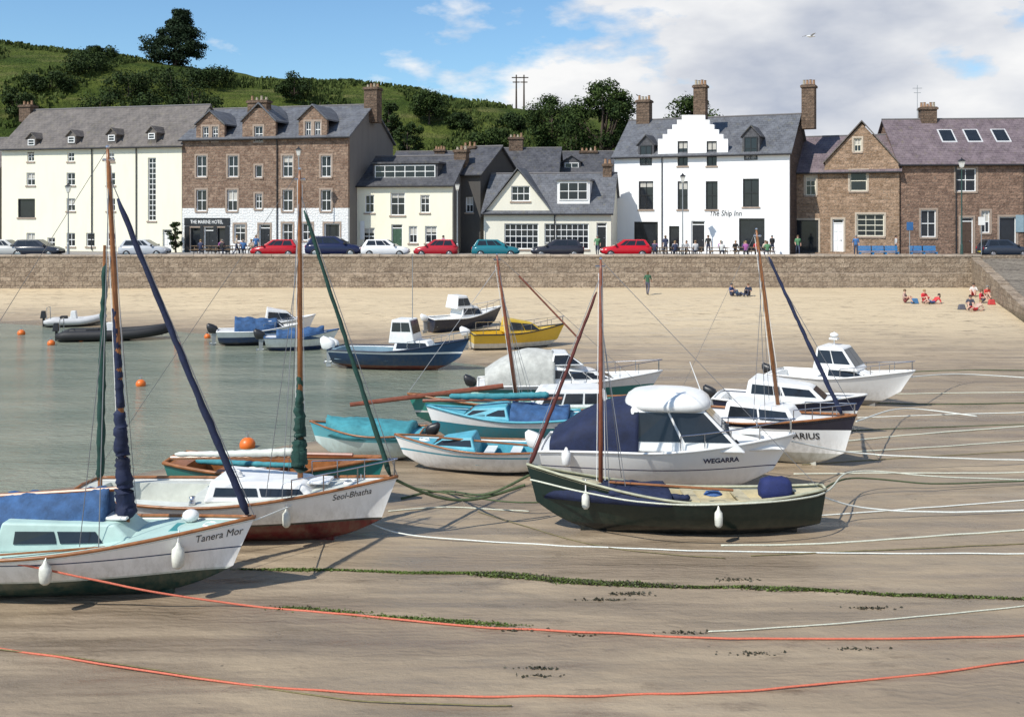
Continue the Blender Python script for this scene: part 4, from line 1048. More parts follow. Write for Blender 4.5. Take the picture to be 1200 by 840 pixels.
    def rail(s,t0=.72,t1=1,h=.42,n=4,inset=.92,name='pulpit_rail',r=.014):
        mb=MB()
        for sd in(-1,1):
            pa=[]
            for i in range(9):
                t=t0+(t1-t0)*i/8; q=s.pt(t,1,sd); pa.append((q[0],q[1]*inset,q[2]+h))
            mb.tube(pa,r,5)
            for i in range(n+1):
                t=t0+(t1-t0)*i/n*.97; q=s.pt(t,1,sd); mb.tube([(q[0],q[1]*inset,q[2]),(q[0],q[1]*inset,q[2]+h)],r,5)
        mb.obj(name,STEEL,s.root)
    def outboard(s,y=0,mat=BLACK,z=None,k=1.0,x=-.22):
        z=s.sheer(0)-.05 if z is None else z; z-=.12
        mb=MB(); rg=[]
        for u,wx,wy in((0,.15,.10),(.04,.20,.13),(.18,.23,.15),(.28,.21,.13),(.33,.12,.07)):
            rg.append([(x-.10-u*.25+wx*k*math.copysign(abs(math.cos(a))**.6,math.cos(a)),y+wy*k*math.copysign(abs(math.sin(a))**.7,math.sin(a)),z+.05+u*k*(1.1-.15*math.cos(a))) for a in [2*math.pi*i/14 for i in range(14)]])
        mb.rings(rg); c=mb.obj('outboard_motor',mat,s.root,smooth=True)
        mb=MB(); mb.frustum([(x-.16,y-.04),(x+.0,y-.04),(x+.0,y+.04),(x-.16,y+.04)],z-.55,[(x-.18,y-.06),(x+.06,y-.06),(x+.06,y+.06),(x-.18,y+.06)],z+.06)
        mb.tube([(x-.25,y,z-.5),(x+.06,y,z-.5)],[.03,.06],8); mb.box(x-.22,x+.02,y-.008,y+.008,z-.72,z-.5); mb.box(x+.0,x+.25,y-.1,y+.1,z-.02,z+.1)
        mb.obj('motor_leg',GALV,c)
        mb=MB()
        for a in(0,2.09,4.19): mb.frustum([(x-.29,y),(x-.26,y),(x-.26,y+.02),(x-.29,y+.02)],z-.5,[(x-.30,y+math.sin(a)*.12),(x-.26,y+math.sin(a)*.12+.05),(x-.25,y+math.sin(a)*.12+.05),(x-.29,y+math.sin(a)*.12)],z-.5+math.cos(a)*.12)
        mb.obj('propeller',STEEL,c)
    def name(s,txt,x,z,sd,size,mat,sgn=1,shear=0,font=.0,sx=1.0,slope=0):
        return lettering(txt,size,mat,s.root,lambda tx,ty:s.atz(x+sgn*tx,z+ty+slope*tx,sd,.012),name='boat_name',shear=shear,sx=sx,bold=font)
    def bulwark_hatch(s,x,w,l,z,mat=GEL):
        mb=MB(); mb.box(x-l/2,x+l/2,-w/2,w/2,z,z+.06); mb.obj('hatch',mat,s.root,bevel=.02)
    def coil(s,x,y,z,mat=WHITE,r=.16):
        mb=MB(); pa=[]
        for i in range(50):
            a=i*.55; q=r*(1-.006*i); pa.append((x+q*math.cos(a),y+q*math.sin(a)*.9,z+.02+.0012*i+.008*math.sin(i*1.7)))
        mb.tube(pa,.016,5); mb.obj('rope_coil',mat,s.root)
    def winch(s,x,y,z):
        mb=MB(); mb.tube([(x,y,z-.04),(x,y,z+.02),(x,y,z+.06),(x,y,z+.13)],[.08,.07,.05,.065],10); mb.obj('winch',STEEL,s.root,smooth=True)

RBOT=(.11,.014,.014); GBOT=(.012,.042,.034); WT=(.82,.82,.80)
MINT=M('mint_deck_paint',(.44,.60,.55),.5,.2,2)
# --- mint sailing boat
b=Boat('sailing_boat','white sailing boat with mint green deck and blue boom cover',(-11.9,19.0),(-4.68,18.7),2.35,(1.12,1.02,1.45),[(.50,GBOT),(.54,(.55,.6,.56)),(.90,WT),(.925,(.02,.05,.12)),(9,WT)],tilt=rad(2),transom=.7,rake=.6,deck=(.08,.42,.6,.45),deckc=MINT,cat='sailing boat',fore=.38)
b.cabin(2.75,5.3,.78,.5,1.0,1.52,f=.5,zf=1.42,mat=MINT,wins=2,front=False,wr=(.3,.72),ur=(.12,.8))
b.bulwark_hatch(4.75,.5,.4,1.44,GEL); b.bulwark_hatch(5.9,.45,.4,1.20,M('teal_hatch',(.05,.25,.25),.4))
mx=-7.05+11.9
b.mast((mx,0,1.3),(mx-.25,0,8.15)); b.roll((7.1,0,1.5),(mx-.08,0,7.25),.07,.045,NAVY,wob=.008); b.roll((mx+.0,0,1.4),(mx-.1,0,3.4),.19,.10,NAVY,'mainsail_bundle',.02); b.roll((mx-.08,0,3.4),(mx-.16,0,5.3),.08,.05,NAVY,'mainsail_luff',.008)
mb=MB(); mb.tube([(mx-.1,0,1.95),(.1,0,1.62)],.045,8); mb.obj('boom',WOOD,b.root)
b.tent(-.05,4.55,1.02,1.12,.50,.86,BLUEC,'boom_tarpaulin',sag=.035,sq=1.25,drop=.08,n=46,wk=1.5,w1=.34)
b.fender(6.0,-1,.90,.40,.12); b.fender(3.9,-1,.8,.36,.11)
b.name('Tanera Mor',6.62,1.12,-1,.20,BLACK,shear=.35,sx=.80,slope=.10)
mb=MB(); mb.ball((5.95,.25,1.38),(.16,.14,.12)); mb.obj('buoy',GEL,b.root,smooth=True)
BLN=M('blue_line',(.05,.12,.3),.8)
b.coil(6.4,.0,1.24); b.winch(2.4,-.98,1.05)
mb=MB(); mb.tube([(5.3,-.55,1.12),(3.0,-.98,1.06)],.02,5); mb.obj('handrail',WOOD,b.root)
b.rail(.04,.36,.38,3,.97,'stern_guard_rail',.012)
# --- red-bottomed ketch
CREAMD=M('cream_deck',(.62,.64,.58),.5,.25,2)
b=Boat('sailing_boat','white sailing boat with red bottom and green furled sails',(-9.25,22.3),(-2.42,21.7),2.3,(1.05,.98,1.42),[(.50,RBOT),(.55,(.03,.03,.03)),(9,WT)],tilt=rad(1),transom=.6,rake=.5,deck=(.06,.4,.6,.42),deckc=CREAMD,cat='sailing boat',fore=.36)
b.cabin(2.9,5.3,.75,.5,.98,1.42,f=.4,zf=1.34,mat=GEL,wins=2,front=False,wr=(.3,.7)); mx=4.75
b.mast((mx,0,1.35),(mx+.02,0,7.9)); b.roll((6.7,0,1.45),(mx+.12,0,7.05),.055,.035,GREENC,wob=.008); b.roll((mx-.02,0,1.5),(mx,0,3.6),.19,.05,GREENC,'mainsail_bundle',.02)
mb=MB(); mb.tube([(mx-.1,0,1.8),(1.9,0,1.72)],.045,8); mb.obj('boom',WOOD,b.root); b.roll((mx-.1,0,1.9),(2.0,0,1.8),.10,.05,CREAMD,'stowed_sail',.015)
mb=MB(); mb.tube([(.3,0,1.0),(.45,0,6.3)],[.05,.03],7); mb.obj('mizzen_mast',WOOD,b.root); b.roll((.3,0,1.2),(.44,0,5.9),.095,.05,GREENC)
b.rail(.74,1,.38,3); b.fender(4.7,-1,.72,.34,.09); b.name('Seol-Bhatha',5.95,1.06,-1,.19,BLACK,shear=.35,sx=.84,slope=.11); b.bulwark_hatch(5.2,.5,.45,1.28)
b.fender(6.0,1,.7); b.coil(5.8,.1,1.19); b.winch(2.7,-.8,1.0); b.coil(3.4,-.2,1.43,WHITE,.14)
# --- dark green lugger (bow left)
b=Boat('fishing_yawl','dark green wooden lugger with navy cover and brown mast',(6.7,22.35),(.32,22.55),2.1,(1.0,.80,1.44),[(.22,(.004,.007,.008)),(.85,(.004,.018,.015)),(9,(.004,.018,.015))],tilt=rad(5),transom=.28,rake=.35,deck=(.1,.6,.62,.16),deckc=M('cream_plank_deck',(.54,.49,.32),.6,.35,3),interior=M('cream_interior',(.54,.47,.30),.6,.35,3),strake=M('cream_rubbing_strake',(.42,.42,.30),.5,.35,4),cat='sailing boat',bp=1.8,gun=.03,grime=.10)
mx=6.7-1.83-.02
b.mast((mx-.1,0,.9),(mx-.15,-.45,5.98),.055,REDWOOD); b.roll((6.3,0,1.45),(mx-.05,-.4,5.25),.05,.03,M('rust_sailcloth',(.09,.018,.015),.8,.3,5),wob=.006)
b.tent(3.3,6.0,.95,.84,.18,.34,NAVY,sag=.03); b.roll((4.6,.62,.95),(2.9,.75,.88),.11,.07,NAVY,'folded_cover',.02)
mb=MB(); mb.tube([(1.9,.3,.97),(4.6,.3,1.12)],.03,6); mb.obj('oar',WOOD,b.root)
for xx in(1.7,2.8):
    mb=MB(); mb.box(xx-.13,xx+.13,-.72,.72,.78,.82); mb.obj('thwart',M('cream_interior',(.54,.47,.30),.6),b.root)
mb=MB(); rg=[]
def sqr(a,p): return math.copysign(abs(a)**p,a)
for u,w_ in((0,.24),(.06,.28),(.2,.28),(.36,.26),(.44,.24),(.50,.14)): rg.append([(.95+w_*1.3*sqr(math.cos(a),.5)*R.uniform(.95,1.05),w_*.9*sqr(math.sin(a),.6)*R.uniform(.94,1.06)+.1,.78+u*.9+R.uniform(-.015,.015)) for a in [2*math.pi*i/20 for i in range(20)]])
mb.rings(rg); mb.obj('wrapped_engine_cover',M('deep_blue_canvas',(.012,.022,.11),.8,.35,5,bump=.5),b.root,smooth=True)
b.fender(5.1,1,.75,.34,.09); b.fender(2.35,1,.52,.36,.09)
b.coil(2.3,.1,.82,BLN,.2)
# --- white hardtop motorboat
b=Boat('motorboat','white hardtop motor cruiser with dark windows and navy canopy',(.95,26.5),(7.05,25.5),2.6,(1.08,1.16,1.50),[(.2,(.02,.02,.03)),(.70,WT),(.73,(.02,.03,.10)),(9,WT)],transom=.86,rake=.8,deck=(.05,.42,.75,.4),strake=GEL,p=(.28,.8),cat='motorboat',fore=.4,keel=False,grime=.15,bp=2.6)
b.cabin(4.0,6.0,.95,.3,1.14,1.62,f=.8,zf=1.44,wins=1,front=False,wr=(.4,.75),name='foredeck_cabin',bevel=.13,ur=(.12,.5))
b.cabin(2.15,4.95,1.08,.88,1.16,2.2,f=1.05,a=.0,inset=.17,wins=2,mat=GEL,bevel=.06,wr=(.24,.90),ur=(.03,.97),name='wheelhouse')
mb=MB(); rg=[]
for dz_,k in((-.08,.94),(-.03,1.0),(.06,1.02),(.17,.97),(.27,.84),(.34,.58),(.37,.2)): rg.append([(3.05+1.06*k*sqr(math.cos(a),.62),.99*k*sqr(math.sin(a),.62),2.2+dz_) for a in [2*math.pi*i/32 for i in range(32)]])
mb.rings(rg); mb.obj('hardtop',GEL,b.root,smooth=True)
b.tent(.15,2.35,1.08,1.12,.30,1.28,NAVY,'canvas_canopy',sag=.03,sq=.6,hump=.16)
b.rail(.62,1,.38,4,r=.017); b.outboard(0,GEL,1.0,1.1); b.name('WEGARRA',4.35,.90,-1,.18,M('navy_lettering',(.01,.02,.08),.4),font=.005)
b.fender(.6,-1,1.0,.4,.12,WHITE); b.bulwark_hatch(5.1,.5,.5,1.5)
mb=MB(); mb.tube([(3.9,.3,2.4),(3.6,.3,3.2)],[.015,.008],5); mb.obj('aerial',WHITE,b.root)
# --- ARIUS
b=Boat('sailing_boat','white sailing boat with black topstripe and navy furled sail',(4.75,30.3),(9.35,27.8),2.2,(1.2,1.18,1.50),[(.4,(.5,.5,.45)),(1.08,WT),(9,(.02,.02,.035))],transom=.7,rake=.4,deck=(.06,.38,.6,.4),deckc=GEL,cat='sailing boat',fore=.3)
b.cabin(1.7,3.8,.75,.5,1.12,1.68,f=.3,zf=1.58,mat=GEL,wins=2,front=False); b.mast((3.15,0,1.3),(2.5,.0,6.5),.06,WOOD); b.roll((4.85,0,1.5),(2.85,0,5.75),.065,.04,NAVY,wob=.008)
b.name('ARIUS',4.0,.82,-1,.25,BLACK,font=.004); b.fender(2.6,-1,.7); b.rail(.75,1,.32,3)
# --- white/navy cabin boat behind
b=Boat('motorboat','white cabin boat with navy hull band on the sand',(6.9,33.8),(11.1,32.0),2.2,(1.0,.98,1.3),[(.3,(.3,.3,.3)),(.78,WT),(9,(.01,.02,.06))],transom=.85,rake=.6,deck=(.05,.3,.75,.35),cat='motorboat',strake=GEL)
b.cabin(.9,3.5,.88,.5,.98,1.68,f=.6,zf=1.5,wins=2,wr=(.38,.8),bevel=.1); b.outboard(0,BLACK)
# --- right-hand fishing cruiser
b=Boat('motorboat','small white pilothouse motorboat with pointed bow on sand',(10.1,39.0),(14.25,36.2),2.3,(.98,1.0,1.42),[(.25,(.2,.2,.2)),(9,WT)],transom=.86,rake=.8,deck=(.05,.4,.78,.4),cat='motorboat',strake=GEL,p=(.3,.9))
b.cabin(2.0,4.0,.85,.45,.98,1.5,f=.9,zf=1.32,wins=1,front=False,bevel=.1,name='foredeck_cabin'); b.cabin(1.6,3.2,.82,.66,1.3,2.12,f=.6,inset=.16,wins=2,wr=(.3,.85),name='wheelhouse'); b.rail(.62,1,.34,4); b.outboard(0,BLACK)
mb=MB(); mb.tube([(2.1,.2,2.12),(2.1,.2,2.6)],.02,5); mb.box(1.95,2.25,.05,.35,2.32,2.38); mb.ball((2.1,.2,2.48),(.16,.16,.09)); mb.obj('radar',GEL,b.root)
# --- teal long boat with bowsprit
TEALD=M('pale_green_deck',(.30,.50,.42),.5,.3,2.5)
b=Boat('fishing_boat','long teal wooden boat with red brown bowsprit and mast',(4.6,33.0),(-3.3,32.3),2.3,(1.05,.9,1.3),[(.3,(.02,.05,.05)),(.72,(.02,.12,.10)),(.78,(.7,.7,.65)),(9,(.03,.24,.20))],transom=.5,rake=.5,deck=(.1,.3,.6,.4),deckc=TEALD,cat='sailing boat')
b.mast((4.45,0,.9),(5.1,0,5.65),.06,REDWOOD)
mb=MB(); mb.tube([(4.9,.0,1.5),(9.7,.35,1.05)],[.09,.07],8); mb.obj('bowsprit',REDWOOD,b.root); b.roll((6.0,.3,1.25),(3.2,.3,1.15),.13,.10,TEALD)
mb=MB(); mb.tube([(4.4,0,5.0),(2.5,.1,3.0)],[.03,.03],6); mb.obj('gaff',REDWOOD,b.root)
b.cabin(1.6,4.0,.8,.7,.88,1.45,mat=GEL,wins=3,front=False,bevel=.07); b.fender(5.0,1,.7); b.fender(2.0,1,.65); b.coil(5.6,-.2,1.0)
# --- white cabin cruiser with canopy
b=Boat('cabin_cruiser','white cabin cruiser with grey canopy and teal hull',(-1.1,35.9),(5.3,36.1),2.5,(1.05,1.1,1.42),[(.3,(.02,.12,.12)),(.98,(.015,.20,.19)),(9,WT)],transom=.85,rake=.8,deck=(.04,.4,.78,.4),cat='motorboat',strake=GEL,z=.03)
b.cabin(2.3,5.1,1.0,.5,1.05,1.75,f=1.2,zf=1.5,wins=3,wr=(.38,.8),bevel=.1); b.tent(.15,2.55,1.02,1.15,.35,1.0,M('pale_canvas',(.50,.50,.46),.8,.3,4,bump=.4),name='canvas_canopy',sq=.85,hump=.34,sag=.0,wk=.5); b.rail(.55,1,.4,5); b.outboard(0,BLACK)
b.cabin(2.4,3.6,.85,.7,1.72,2.12,f=.6,inset=.15,wins=1,wr=(.15,.88),name='windshield_frame')
# --- turquoise boats
CY=M('cyan_paint',(.10,.40,.50),.5,.3,3)
TQ=M('turquoise_canvas',(.05,.26,.30),.8,.35,4,bump=.4)
b=Boat('open_boat','turquoise cabin dinghy with dark blue cover between larger boats',(1.9,30.4),(-2.6,30.9),1.9,(1.0,.92,1.2),[(.3,(.03,.05,.08)),(.75,(.02,.20,.26)),(9,WT)],transom=.8,rake=.4,deck=(.06,.4,.75,.35),deckc=CY,cat='boat',strake=CY)
b.cabin(1.9,3.5,.7,.4,.9,1.32,f=.5,zf=1.2,wins=2,mat=CY,wr=(.3,.75)); b.tent(.2,1.9,.8,.9,.35,.45,BLUEC,sag=.03); b.outboard(0,BLACK)
mb=MB(); mb.tube([(.4,.1,1.5),(4.6,.1,1.35)],.05,7); mb.obj('boom',REDWOOD,b.root); b.roll((.8,.1,1.6),(3.8,.1,1.5),.11,.08,TQ)
b=Boat('open_boat','white open boat with cyan deck and low cuddy',(1.0,27.4),(-3.2,27.9),1.8,(.75,.70,.95),[(.12,(.1,.1,.1)),(.55,WT),(.6,(.05,.3,.4)),(9,WT)],transom=.8,rake=.4,deck=(.06,.5,.75,.35),deckc=CY,interior=CY,strake=WOOD,keel=False,gun=.028)
b.cabin(1.9,3.3,.6,.35,.68,1.05,f=.5,zf=.95,wins=1,mat=CY,wr=(.3,.75))
for xx in(.9,1.6):
    mb=MB(); mb.box(xx-.14,xx+.14,-.6,.6,.55,.59); mb.obj('thwart',GEL,b.root)
b.outboard(0,BLACK,k=.9); b.coil(3.4,0,.78)
mb=MB(); mb.tube([(.2,.3,.8),(2.9,.45,1.0)],.03,6); mb.obj('oar',WOOD,b.root)
b=Boat('dinghy','small cyan covered dinghy with pale turquoise hull',(-2.6,29.0),(-5.8,29.4),1.6,(.85,.78,1.02),[(.15,(.5,.5,.5)),(.62,(.55,.68,.66)),(9,(.10,.38,.44))],transom=.75,rake=.3,deck=None,deckc=CY,strake=WOOD,keel=False,gun=.026)
b.tent(.2,2.7,.75,.80,.26,.40,TQ,sag=.04); b.outboard(0,BLACK,k=.9)
# --- wooden boat with teal bow behind the ketch
b=Boat('open_boat','varnished wooden open boat with teal hull beside the ketch',(-8.2,25.2),(-3.0,24.3),1.9,(.95,.85,1.18),[(.35,(.12,.03,.02)),(9,(.02,.20,.18))],transom=.6,rake=.35,deck=(.1,.82,.78,.4),deckc=WOOD,interior=WOOD,strake=WOOD,gun=.05)
for xx in(1.2,2.4,3.5):
    mb=MB(); mb.box(xx-.14,xx+.14,-.7,.7,.68,.72); mb.obj('thwart',WOOD,b.root)
mb=MB(); mb.tube([(1.0,.3,1.05),(4.4,.2,1.15)],.05,7); mb.obj('boom',REDWOOD,b.root); b.coil(2.0,.1,.74,WHITE,.22); b.roll((.6,-.3,.98),(3.4,-.35,.98),.08,.06,TQ,'stowed_sail')
OR=M('orange_float',(.75,.16,.02),.4,.1,5)
# --- navy fishing boat
b=Boat('fishing_boat','navy blue fishing boat with white wheelhouse at the water edge',(-8.0,47.0),(-1.9,45.6),2.3,(.95,.95,1.5),[(.3,(.15,.03,.02)),(.85,(.015,.05,.12)),(.93,WT),(9,(.02,.06,.14))],transom=.85,rake=.7,deck=(.04,.5,.8,.4),deckc=M('blue_grey_deck',(.2,.3,.36),.6,.2,3),cat='motorboat',z=-.1,strake=M('navy_strake',(.01,.02,.05),.5))
b.cabin(2.9,4.7,.75,.5,.95,1.45,f=.3,zf=1.4,front=False,wins=1); b.cabin(2.7,3.9,.7,.62,1.3,2.35,f=.25,inset=.08,wins=2,wr=(.5,.88),name='wheelhouse'); b.outboard(-.3,GEL,.95,1.5); b.outboard(.35,GEL,.95,1.2); b.rail(.65,1,.35,4)
mb=MB(); mb.tube([(3.6,.0,2.35),(3.6,0,5.3)],[.02,.012],5); mb.obj('aerial',GALV,b.root)
b=Boat('motorboat','dark hulled motorboat with white cabin near the wall',(-4.6,57.5),(-.6,59.8),2.1,(1.0,1.0,1.5),[(.25,(.15,.03,.02)),(9,(.012,.018,.04))],transom=.85,rake=.7,deck=(.04,.4,.8,.4),cat='motorboat',strake=GEL,z=.1)
b.cabin(1.6,3.3,.8,.5,1.0,1.7,f=.5,zf=1.6,wins=2); b.cabin(1.3,2.4,.75,.65,1.5,2.25,f=.35,inset=.1,wins=2,name='wheelhouse'); b.rail(.6,1,.4,4); b.outboard(0,GEL)
YEL=M('yellow_paint',(.66,.44,.04),.4,.15,3)
b=Boat('motorboat','yellow motorboat with small cabin and outboard at the water edge',(-2.0,51.4),(2.7,52.6),2.1,(1.0,1.0,1.35),[(.3,(.05,.05,.05)),(.55,(.6,.6,.55)),(9,(.66,.44,.04))],transom=.85,rake=.6,deck=(.04,.45,.8,.4),deckc=YEL,cat='motorboat',strake=BLACK,z=-.02)
b.cabin(1.6,3.7,.8,.45,1.0,1.75,f=.7,zf=1.5,mat=YEL,wins=2); b.rail(.55,1,.4,4); b.outboard(0,WHITE,k=1.2); b.rail(.1,.4,.45,2)
b=Boat('motorboat','white motorboat with blue canvas cover afloat',(-15.6,54.6),(-11.3,55.6),2.0,(.9,.88,1.2),[(.3,(.02,.02,.03)),(.6,(.02,.05,.14)),(9,WT)],transom=.85,rake=.6,deck=None,cat='motorboat',strake=GEL,z=-.15)
b.tent(.8,3.0,.9,.9,.75,.6,BLUEC); b.cabin(2.2,3.6,.7,.45,.9,1.4,f=.7,wins=2); b.outboard(0,BLACK,k=1.3); b.rail(.6,1,.35,3)
b=Boat('motorboat','small white motorboat with low blue cover at the water edge',(-12.6,52.6),(-9.0,53.3),1.8,(.8,.78,1.1),[(.3,(.02,.04,.12)),(9,WT)],transom=.85,rake=.55,deck=None,cat='motorboat',strake=BLUEC,z=-.12)
b.tent(.5,2.9,.8,.8,.35,.5,BLUEC); b.outboard(0,BLACK,k=1.3)
b=Boat('motorboat','white motorboat with raised windscreen afloat behind the blue cover',(-15.2,57.4),(-11.2,58.4),2.0,(1.0,.98,1.35),[(.3,(.02,.04,.12)),(9,WT)],transom=.85,rake=.55,deck=(.05,.4,.8,.3),cat='motorboat',strake=GEL,z=-.12)
b.cabin(1.3,3.3,.85,.4,.98,1.8,f=.8,wins=2,zf=1.6)
def rib(label,stern,bow,B,tubec,z,console=True,oc=BLACK):
    sx,sy=stern;bx,by=bow; L_=math.hypot(bx-sx,by-sy)
    t=thing('inflatable_boat',label,'inflatable boat',(sx,sy,z),(0,0,math.atan2(by-sy,bx-sx)),'inflatable boats afloat')
    r=B*.13; pa=[]
    for i in range(25):
        u=-1+2*i/24; a=abs(u)
        x=L_*(1-a) if a>.45 else L_*(.55+.45*math.cos(a/.45*math.pi/2)) ; 
        w=(B/2-r)*math.copysign(min(1,math.sin(min(a/.45,1)*math.pi/2)),u); pa.append((x,w,.42+.25*max(0,(x/L_-.55)/.45)**2))
    mb=MB(); mb.tube(pa,[r*.5]+[r]*23+[r*.5],10); mb.obj('inflatable_tube',tubec,t,smooth=True)
    mb=MB(); rg=[]
    for i in range(13):
        u=i/12; w=(B/2-r)*(1-u**3*.95); x=L_*.96*u; zz=.25*u**3
        rg.append([(x,-w,.38+zz),(x,-w*.5,.12+zz),(x,0,.0+zz*1.2),(x,w*.5,.12+zz),(x,w,.38+zz)])
    mb.rings(rg); mb.obj('hull',M('grey_hull',(.25,.25,.26),.5,.2,3),t)
    if console:
        mb=MB(); mb.frustum([(L_*.42,-.25),(L_*.55,-.25),(L_*.55,.25),(L_*.42,.25)],.3,[(L_*.44,-.22),(L_*.52,-.22),(L_*.52,.22),(L_*.44,.22)],1.05); mb.obj('console',GEL,t,bevel=.03)
        mb=MB(); mb.frustum([(L_*.25,-.2),(L_*.38,-.2),(L_*.38,.2),(L_*.25,.2)],.3,[(L_*.25,-.18),(L_*.37,-.18),(L_*.37,.18),(L_*.25,.18)],.75); mb.obj('seat',RUBBER,t,bevel=.04)
        mb=MB(); mb.tube([(.15,-.5,.5),(.15,-.45,1.3),(.15,.45,1.3),(.15,.5,.5)],.025,6); mb.obj('roll_bar',STEEL,t)
    mb=MB(); mb.frustum([(-.32,-.14),(0.02,-.14),(0.02,.14),(-.32,.14)],.62,[(-.26,-.1),(-.02,-.1),(-.02,.1),(-.26,.1)],1.08); mb.box(-.2,-.06,-.05,.05,-.2,.63); o=mb.obj('outboard_motor',oc,t,bevel=.03)
rib('black rigid inflatable boat with console afloat in the harbour',(-25.0,56.5),(-19.4,57.6),2.1,RUBBER,-.12)
rib('small grey inflatable boat with outboard afloat in the harbour',(-28.9,63.5),(-25.6,64.2),1.6,M('grey_tube',(.5,.5,.5),.5,.1,3),-.12)
for px,py,r in((25,392,.22),(60,404,.2),(165,452,.2),(243,396,.18),(208,406,.18),(290,524,.24),(95,400,.14)):
    Y=8430/(py-250); x=(px-600)*Y/1200
    t=thing('mooring_buoy','round orange mooring buoy floating on the harbour water','buoy',(x,Y,-.05),group='orange mooring buoys')
    mb=MB(); mb.ball((0,0,.1),(r,r,r*.95),0,14,9); mb.obj('float',OR,t,smooth=True)
    mb=MB(); mb.tube([(0,0,r*.9+.08),(0,0,r+.18)],[.04,.03],6); mb.tube([(-.05,0,r+.2),(0,0,r+.27),(.05,0,r+.2),(0,0,r+.14),(-.05,0,r+.2)],.012,5); mb.obj('ring',STEEL,t)

# ------------------------------------------------------------ ropes
def rope(pts,r,mat,label):
    P_=[Vector(p) for p in pts]; out=[]
    n=len(P_)
    for i in range(n-1):
        p0=P_[max(i-1,0)];p1=P_[i];p2=P_[i+1];p3=P_[min(i+2,n-1)]
        for k in range(14):
            t=k/14; q=.5*((2*p1)+(-p0+p2)*t+(2*p0-5*p1+4*p2-p3)*t*t+(-p0+3*p1-3*p2+p3)*t**3)
            q.z=max(q.z,gz(q.x,q.y)+r*.6); q.y+=.04*noise.noise(Vector((q.x*1.2,i*.1,0))); out.append(q)
    out.append(P_[-1]); mb=MB(); o0=out[0].copy(); mb.tube([p-o0 for p in out],r,6); o=mb.obj('mooring_rope',mat,smooth=True); o.location=o0
    tag(o,label,'rope','mooring ropes across the beach')
RO=M('orange_rope',(.66,.17,.10),.7,.3,30,bump=.4); RW=M('pale_rope',(.66,.67,.55),.8,.3,30,bump=.4); RG=M('weedy_green_rope',(.08,.11,.05),.9,.45,10,bump=.5); RD=M('dull_rope',(.20,.17,.08),.9,.4,10); RWB=M('white_rope',(.76,.78,.72),.7,.25,30)
def g(px,py,dz=.02): return gp(px,py,dz)
rope([(-12.0,18.0,1.2),(-9.0,17.75,1.0),(-6.6,17.9,.45),(-4.6,18.1,.06),g(420,722),g(550,735),g(700,742),g(820,748),g(1000,750),g(1230,745)],.019,RO,'long orange mooring rope lying across the wet sand')
p0=Vector((-9.05,17.72,1.0)); mb=MB()
for i in range(5):
    mb.tube([(.05*math.sin(i*2+k*.8)*1.6,.03*math.cos(i+k),.045*math.cos(k*.8+i)) for k in range(9)],.02,5)
o=mb.obj('rope_knot',RO,smooth=True); o.location=p0; tag(o,'loose orange knot tied in the mooring rope','knot')
rope([g(-60,752),g(100,776),g(260,800),g(400,812),g(520,817),g(700,816),g(860,811),g(1000,800),g(1100,789),g(1240,768)],.017,RO,'orange mooring rope curving over the sand')
rope([g(-60,756),g(90,772),g(250,797),g(420,822),g(600,828)],.012,RD,'thin dull weathered rope on the sand')
rope([(-4.7,18.7,1.4),g(380,612,.5),g(460,628,.1),g(600,637),g(760,644),g(900,648),g(1230,650)],.015,RWB,'pale mooring rope running from the sailing boat bow')
rope([(-2.45,21.7,1.35),(-1.6,22.2,.85),(-.8,22.6,.7),(.3,23.0,.9)],.035,RG,'thick weedy green mooring rope between boats')
rope([g(470,585,.02),g(520,578,.05),(-.6,22.8,.75),(.4,22.9,1.15)],.03,RG,'thick weedy green mooring rope between boats')
rope([(.4,22.3,1.2),(3,21.0,1.05),(6.3,21.6,1.02),g(1000,581,.6),g(1110,573,.3),g(1230,565,.05)],.02,RW,'pale rope stretched along the green lugger')
rope([(6.7,22.4,.9),g(1000,584,.5),g(1100,576,.2),g(1230,566,.1)],.022,RG,'weedy green mooring rope behind the lugger')
rope([(6.7,22.3,.85),g(1010,610,.3),g(1100,605,.1),g(1230,598)],.022,RWB,'pale mooring rope from the lugger stern')
rope([g(845,640),g(960,638),g(1080,630),g(1230,620)],.02,RW,'pale mooring rope lying on the sand')
rope([(7.0,25.6,1.3),g(1000,552,.5),g(1100,549,.3),g(1230,544,.1)],.022,RWB,'white mooring rope from the motorboat bow')
rope([g(930,556),g(1040,555),g(1150,555),g(1240,553)],.02,RW,'pale mooring rope on the wet sand')
rope([(9.35,27.8,1.35),g(1060,489,.3),g(1145,491,.1)],.022,RWB,'white mooring rope from the sailing boat bow')
rope([g(985,518),g(1080,509),g(1160,503),g(1240,497)],.022,RW,'pale mooring rope on the sand')
rope([g(995,505),g(1100,501),g(1240,497)],.018,RG,'weedy rope on the sand')
rope([(14.1,36.3,1.2),g(1130,450,.4),g(1240,448,.1)],.024,RWB,'white mooring rope from the pilothouse boat')
rope([g(1000,472),g(1100,474),g(1240,472)],.022,RG,'weedy rope on the sand')
rope([g(1070,436),g(1150,434),g(1240,435)],.022,RG,'weedy rope on the sand')
rope([g(960,532),g(1100,524),g(1240,514)],.018,RW,'thin pale rope lying on the sand')
rope([g(940,545),g(1080,536),g(1240,527)],.014,RD,'thin dull weathered rope on the sand')
rope([g(960,605),g(1080,596),g(1240,584)],.016,RWB,'thin white rope lying on the sand')
rope([g(1010,463),g(1120,461),g(1240,460)],.02,RW,'thin pale rope lying on the sand')
rope([g(1005,490),g(1120,486),g(1240,483)],.018,RWB,'thin white rope lying on the sand')
rope([g(880,652),g(1040,645),g(1240,636)],.012,RD,'thin dull weathered rope on the sand')
rope([g(480,572,.03),(.0,23.6,.35),(1.4,24.0,.3)],.02,RG,'weedy green mooring rope on the sand')
rope([g(455,600),g(520,595),g(620,600)],.016,RW,'pale mooring rope lying under the ketch bow')
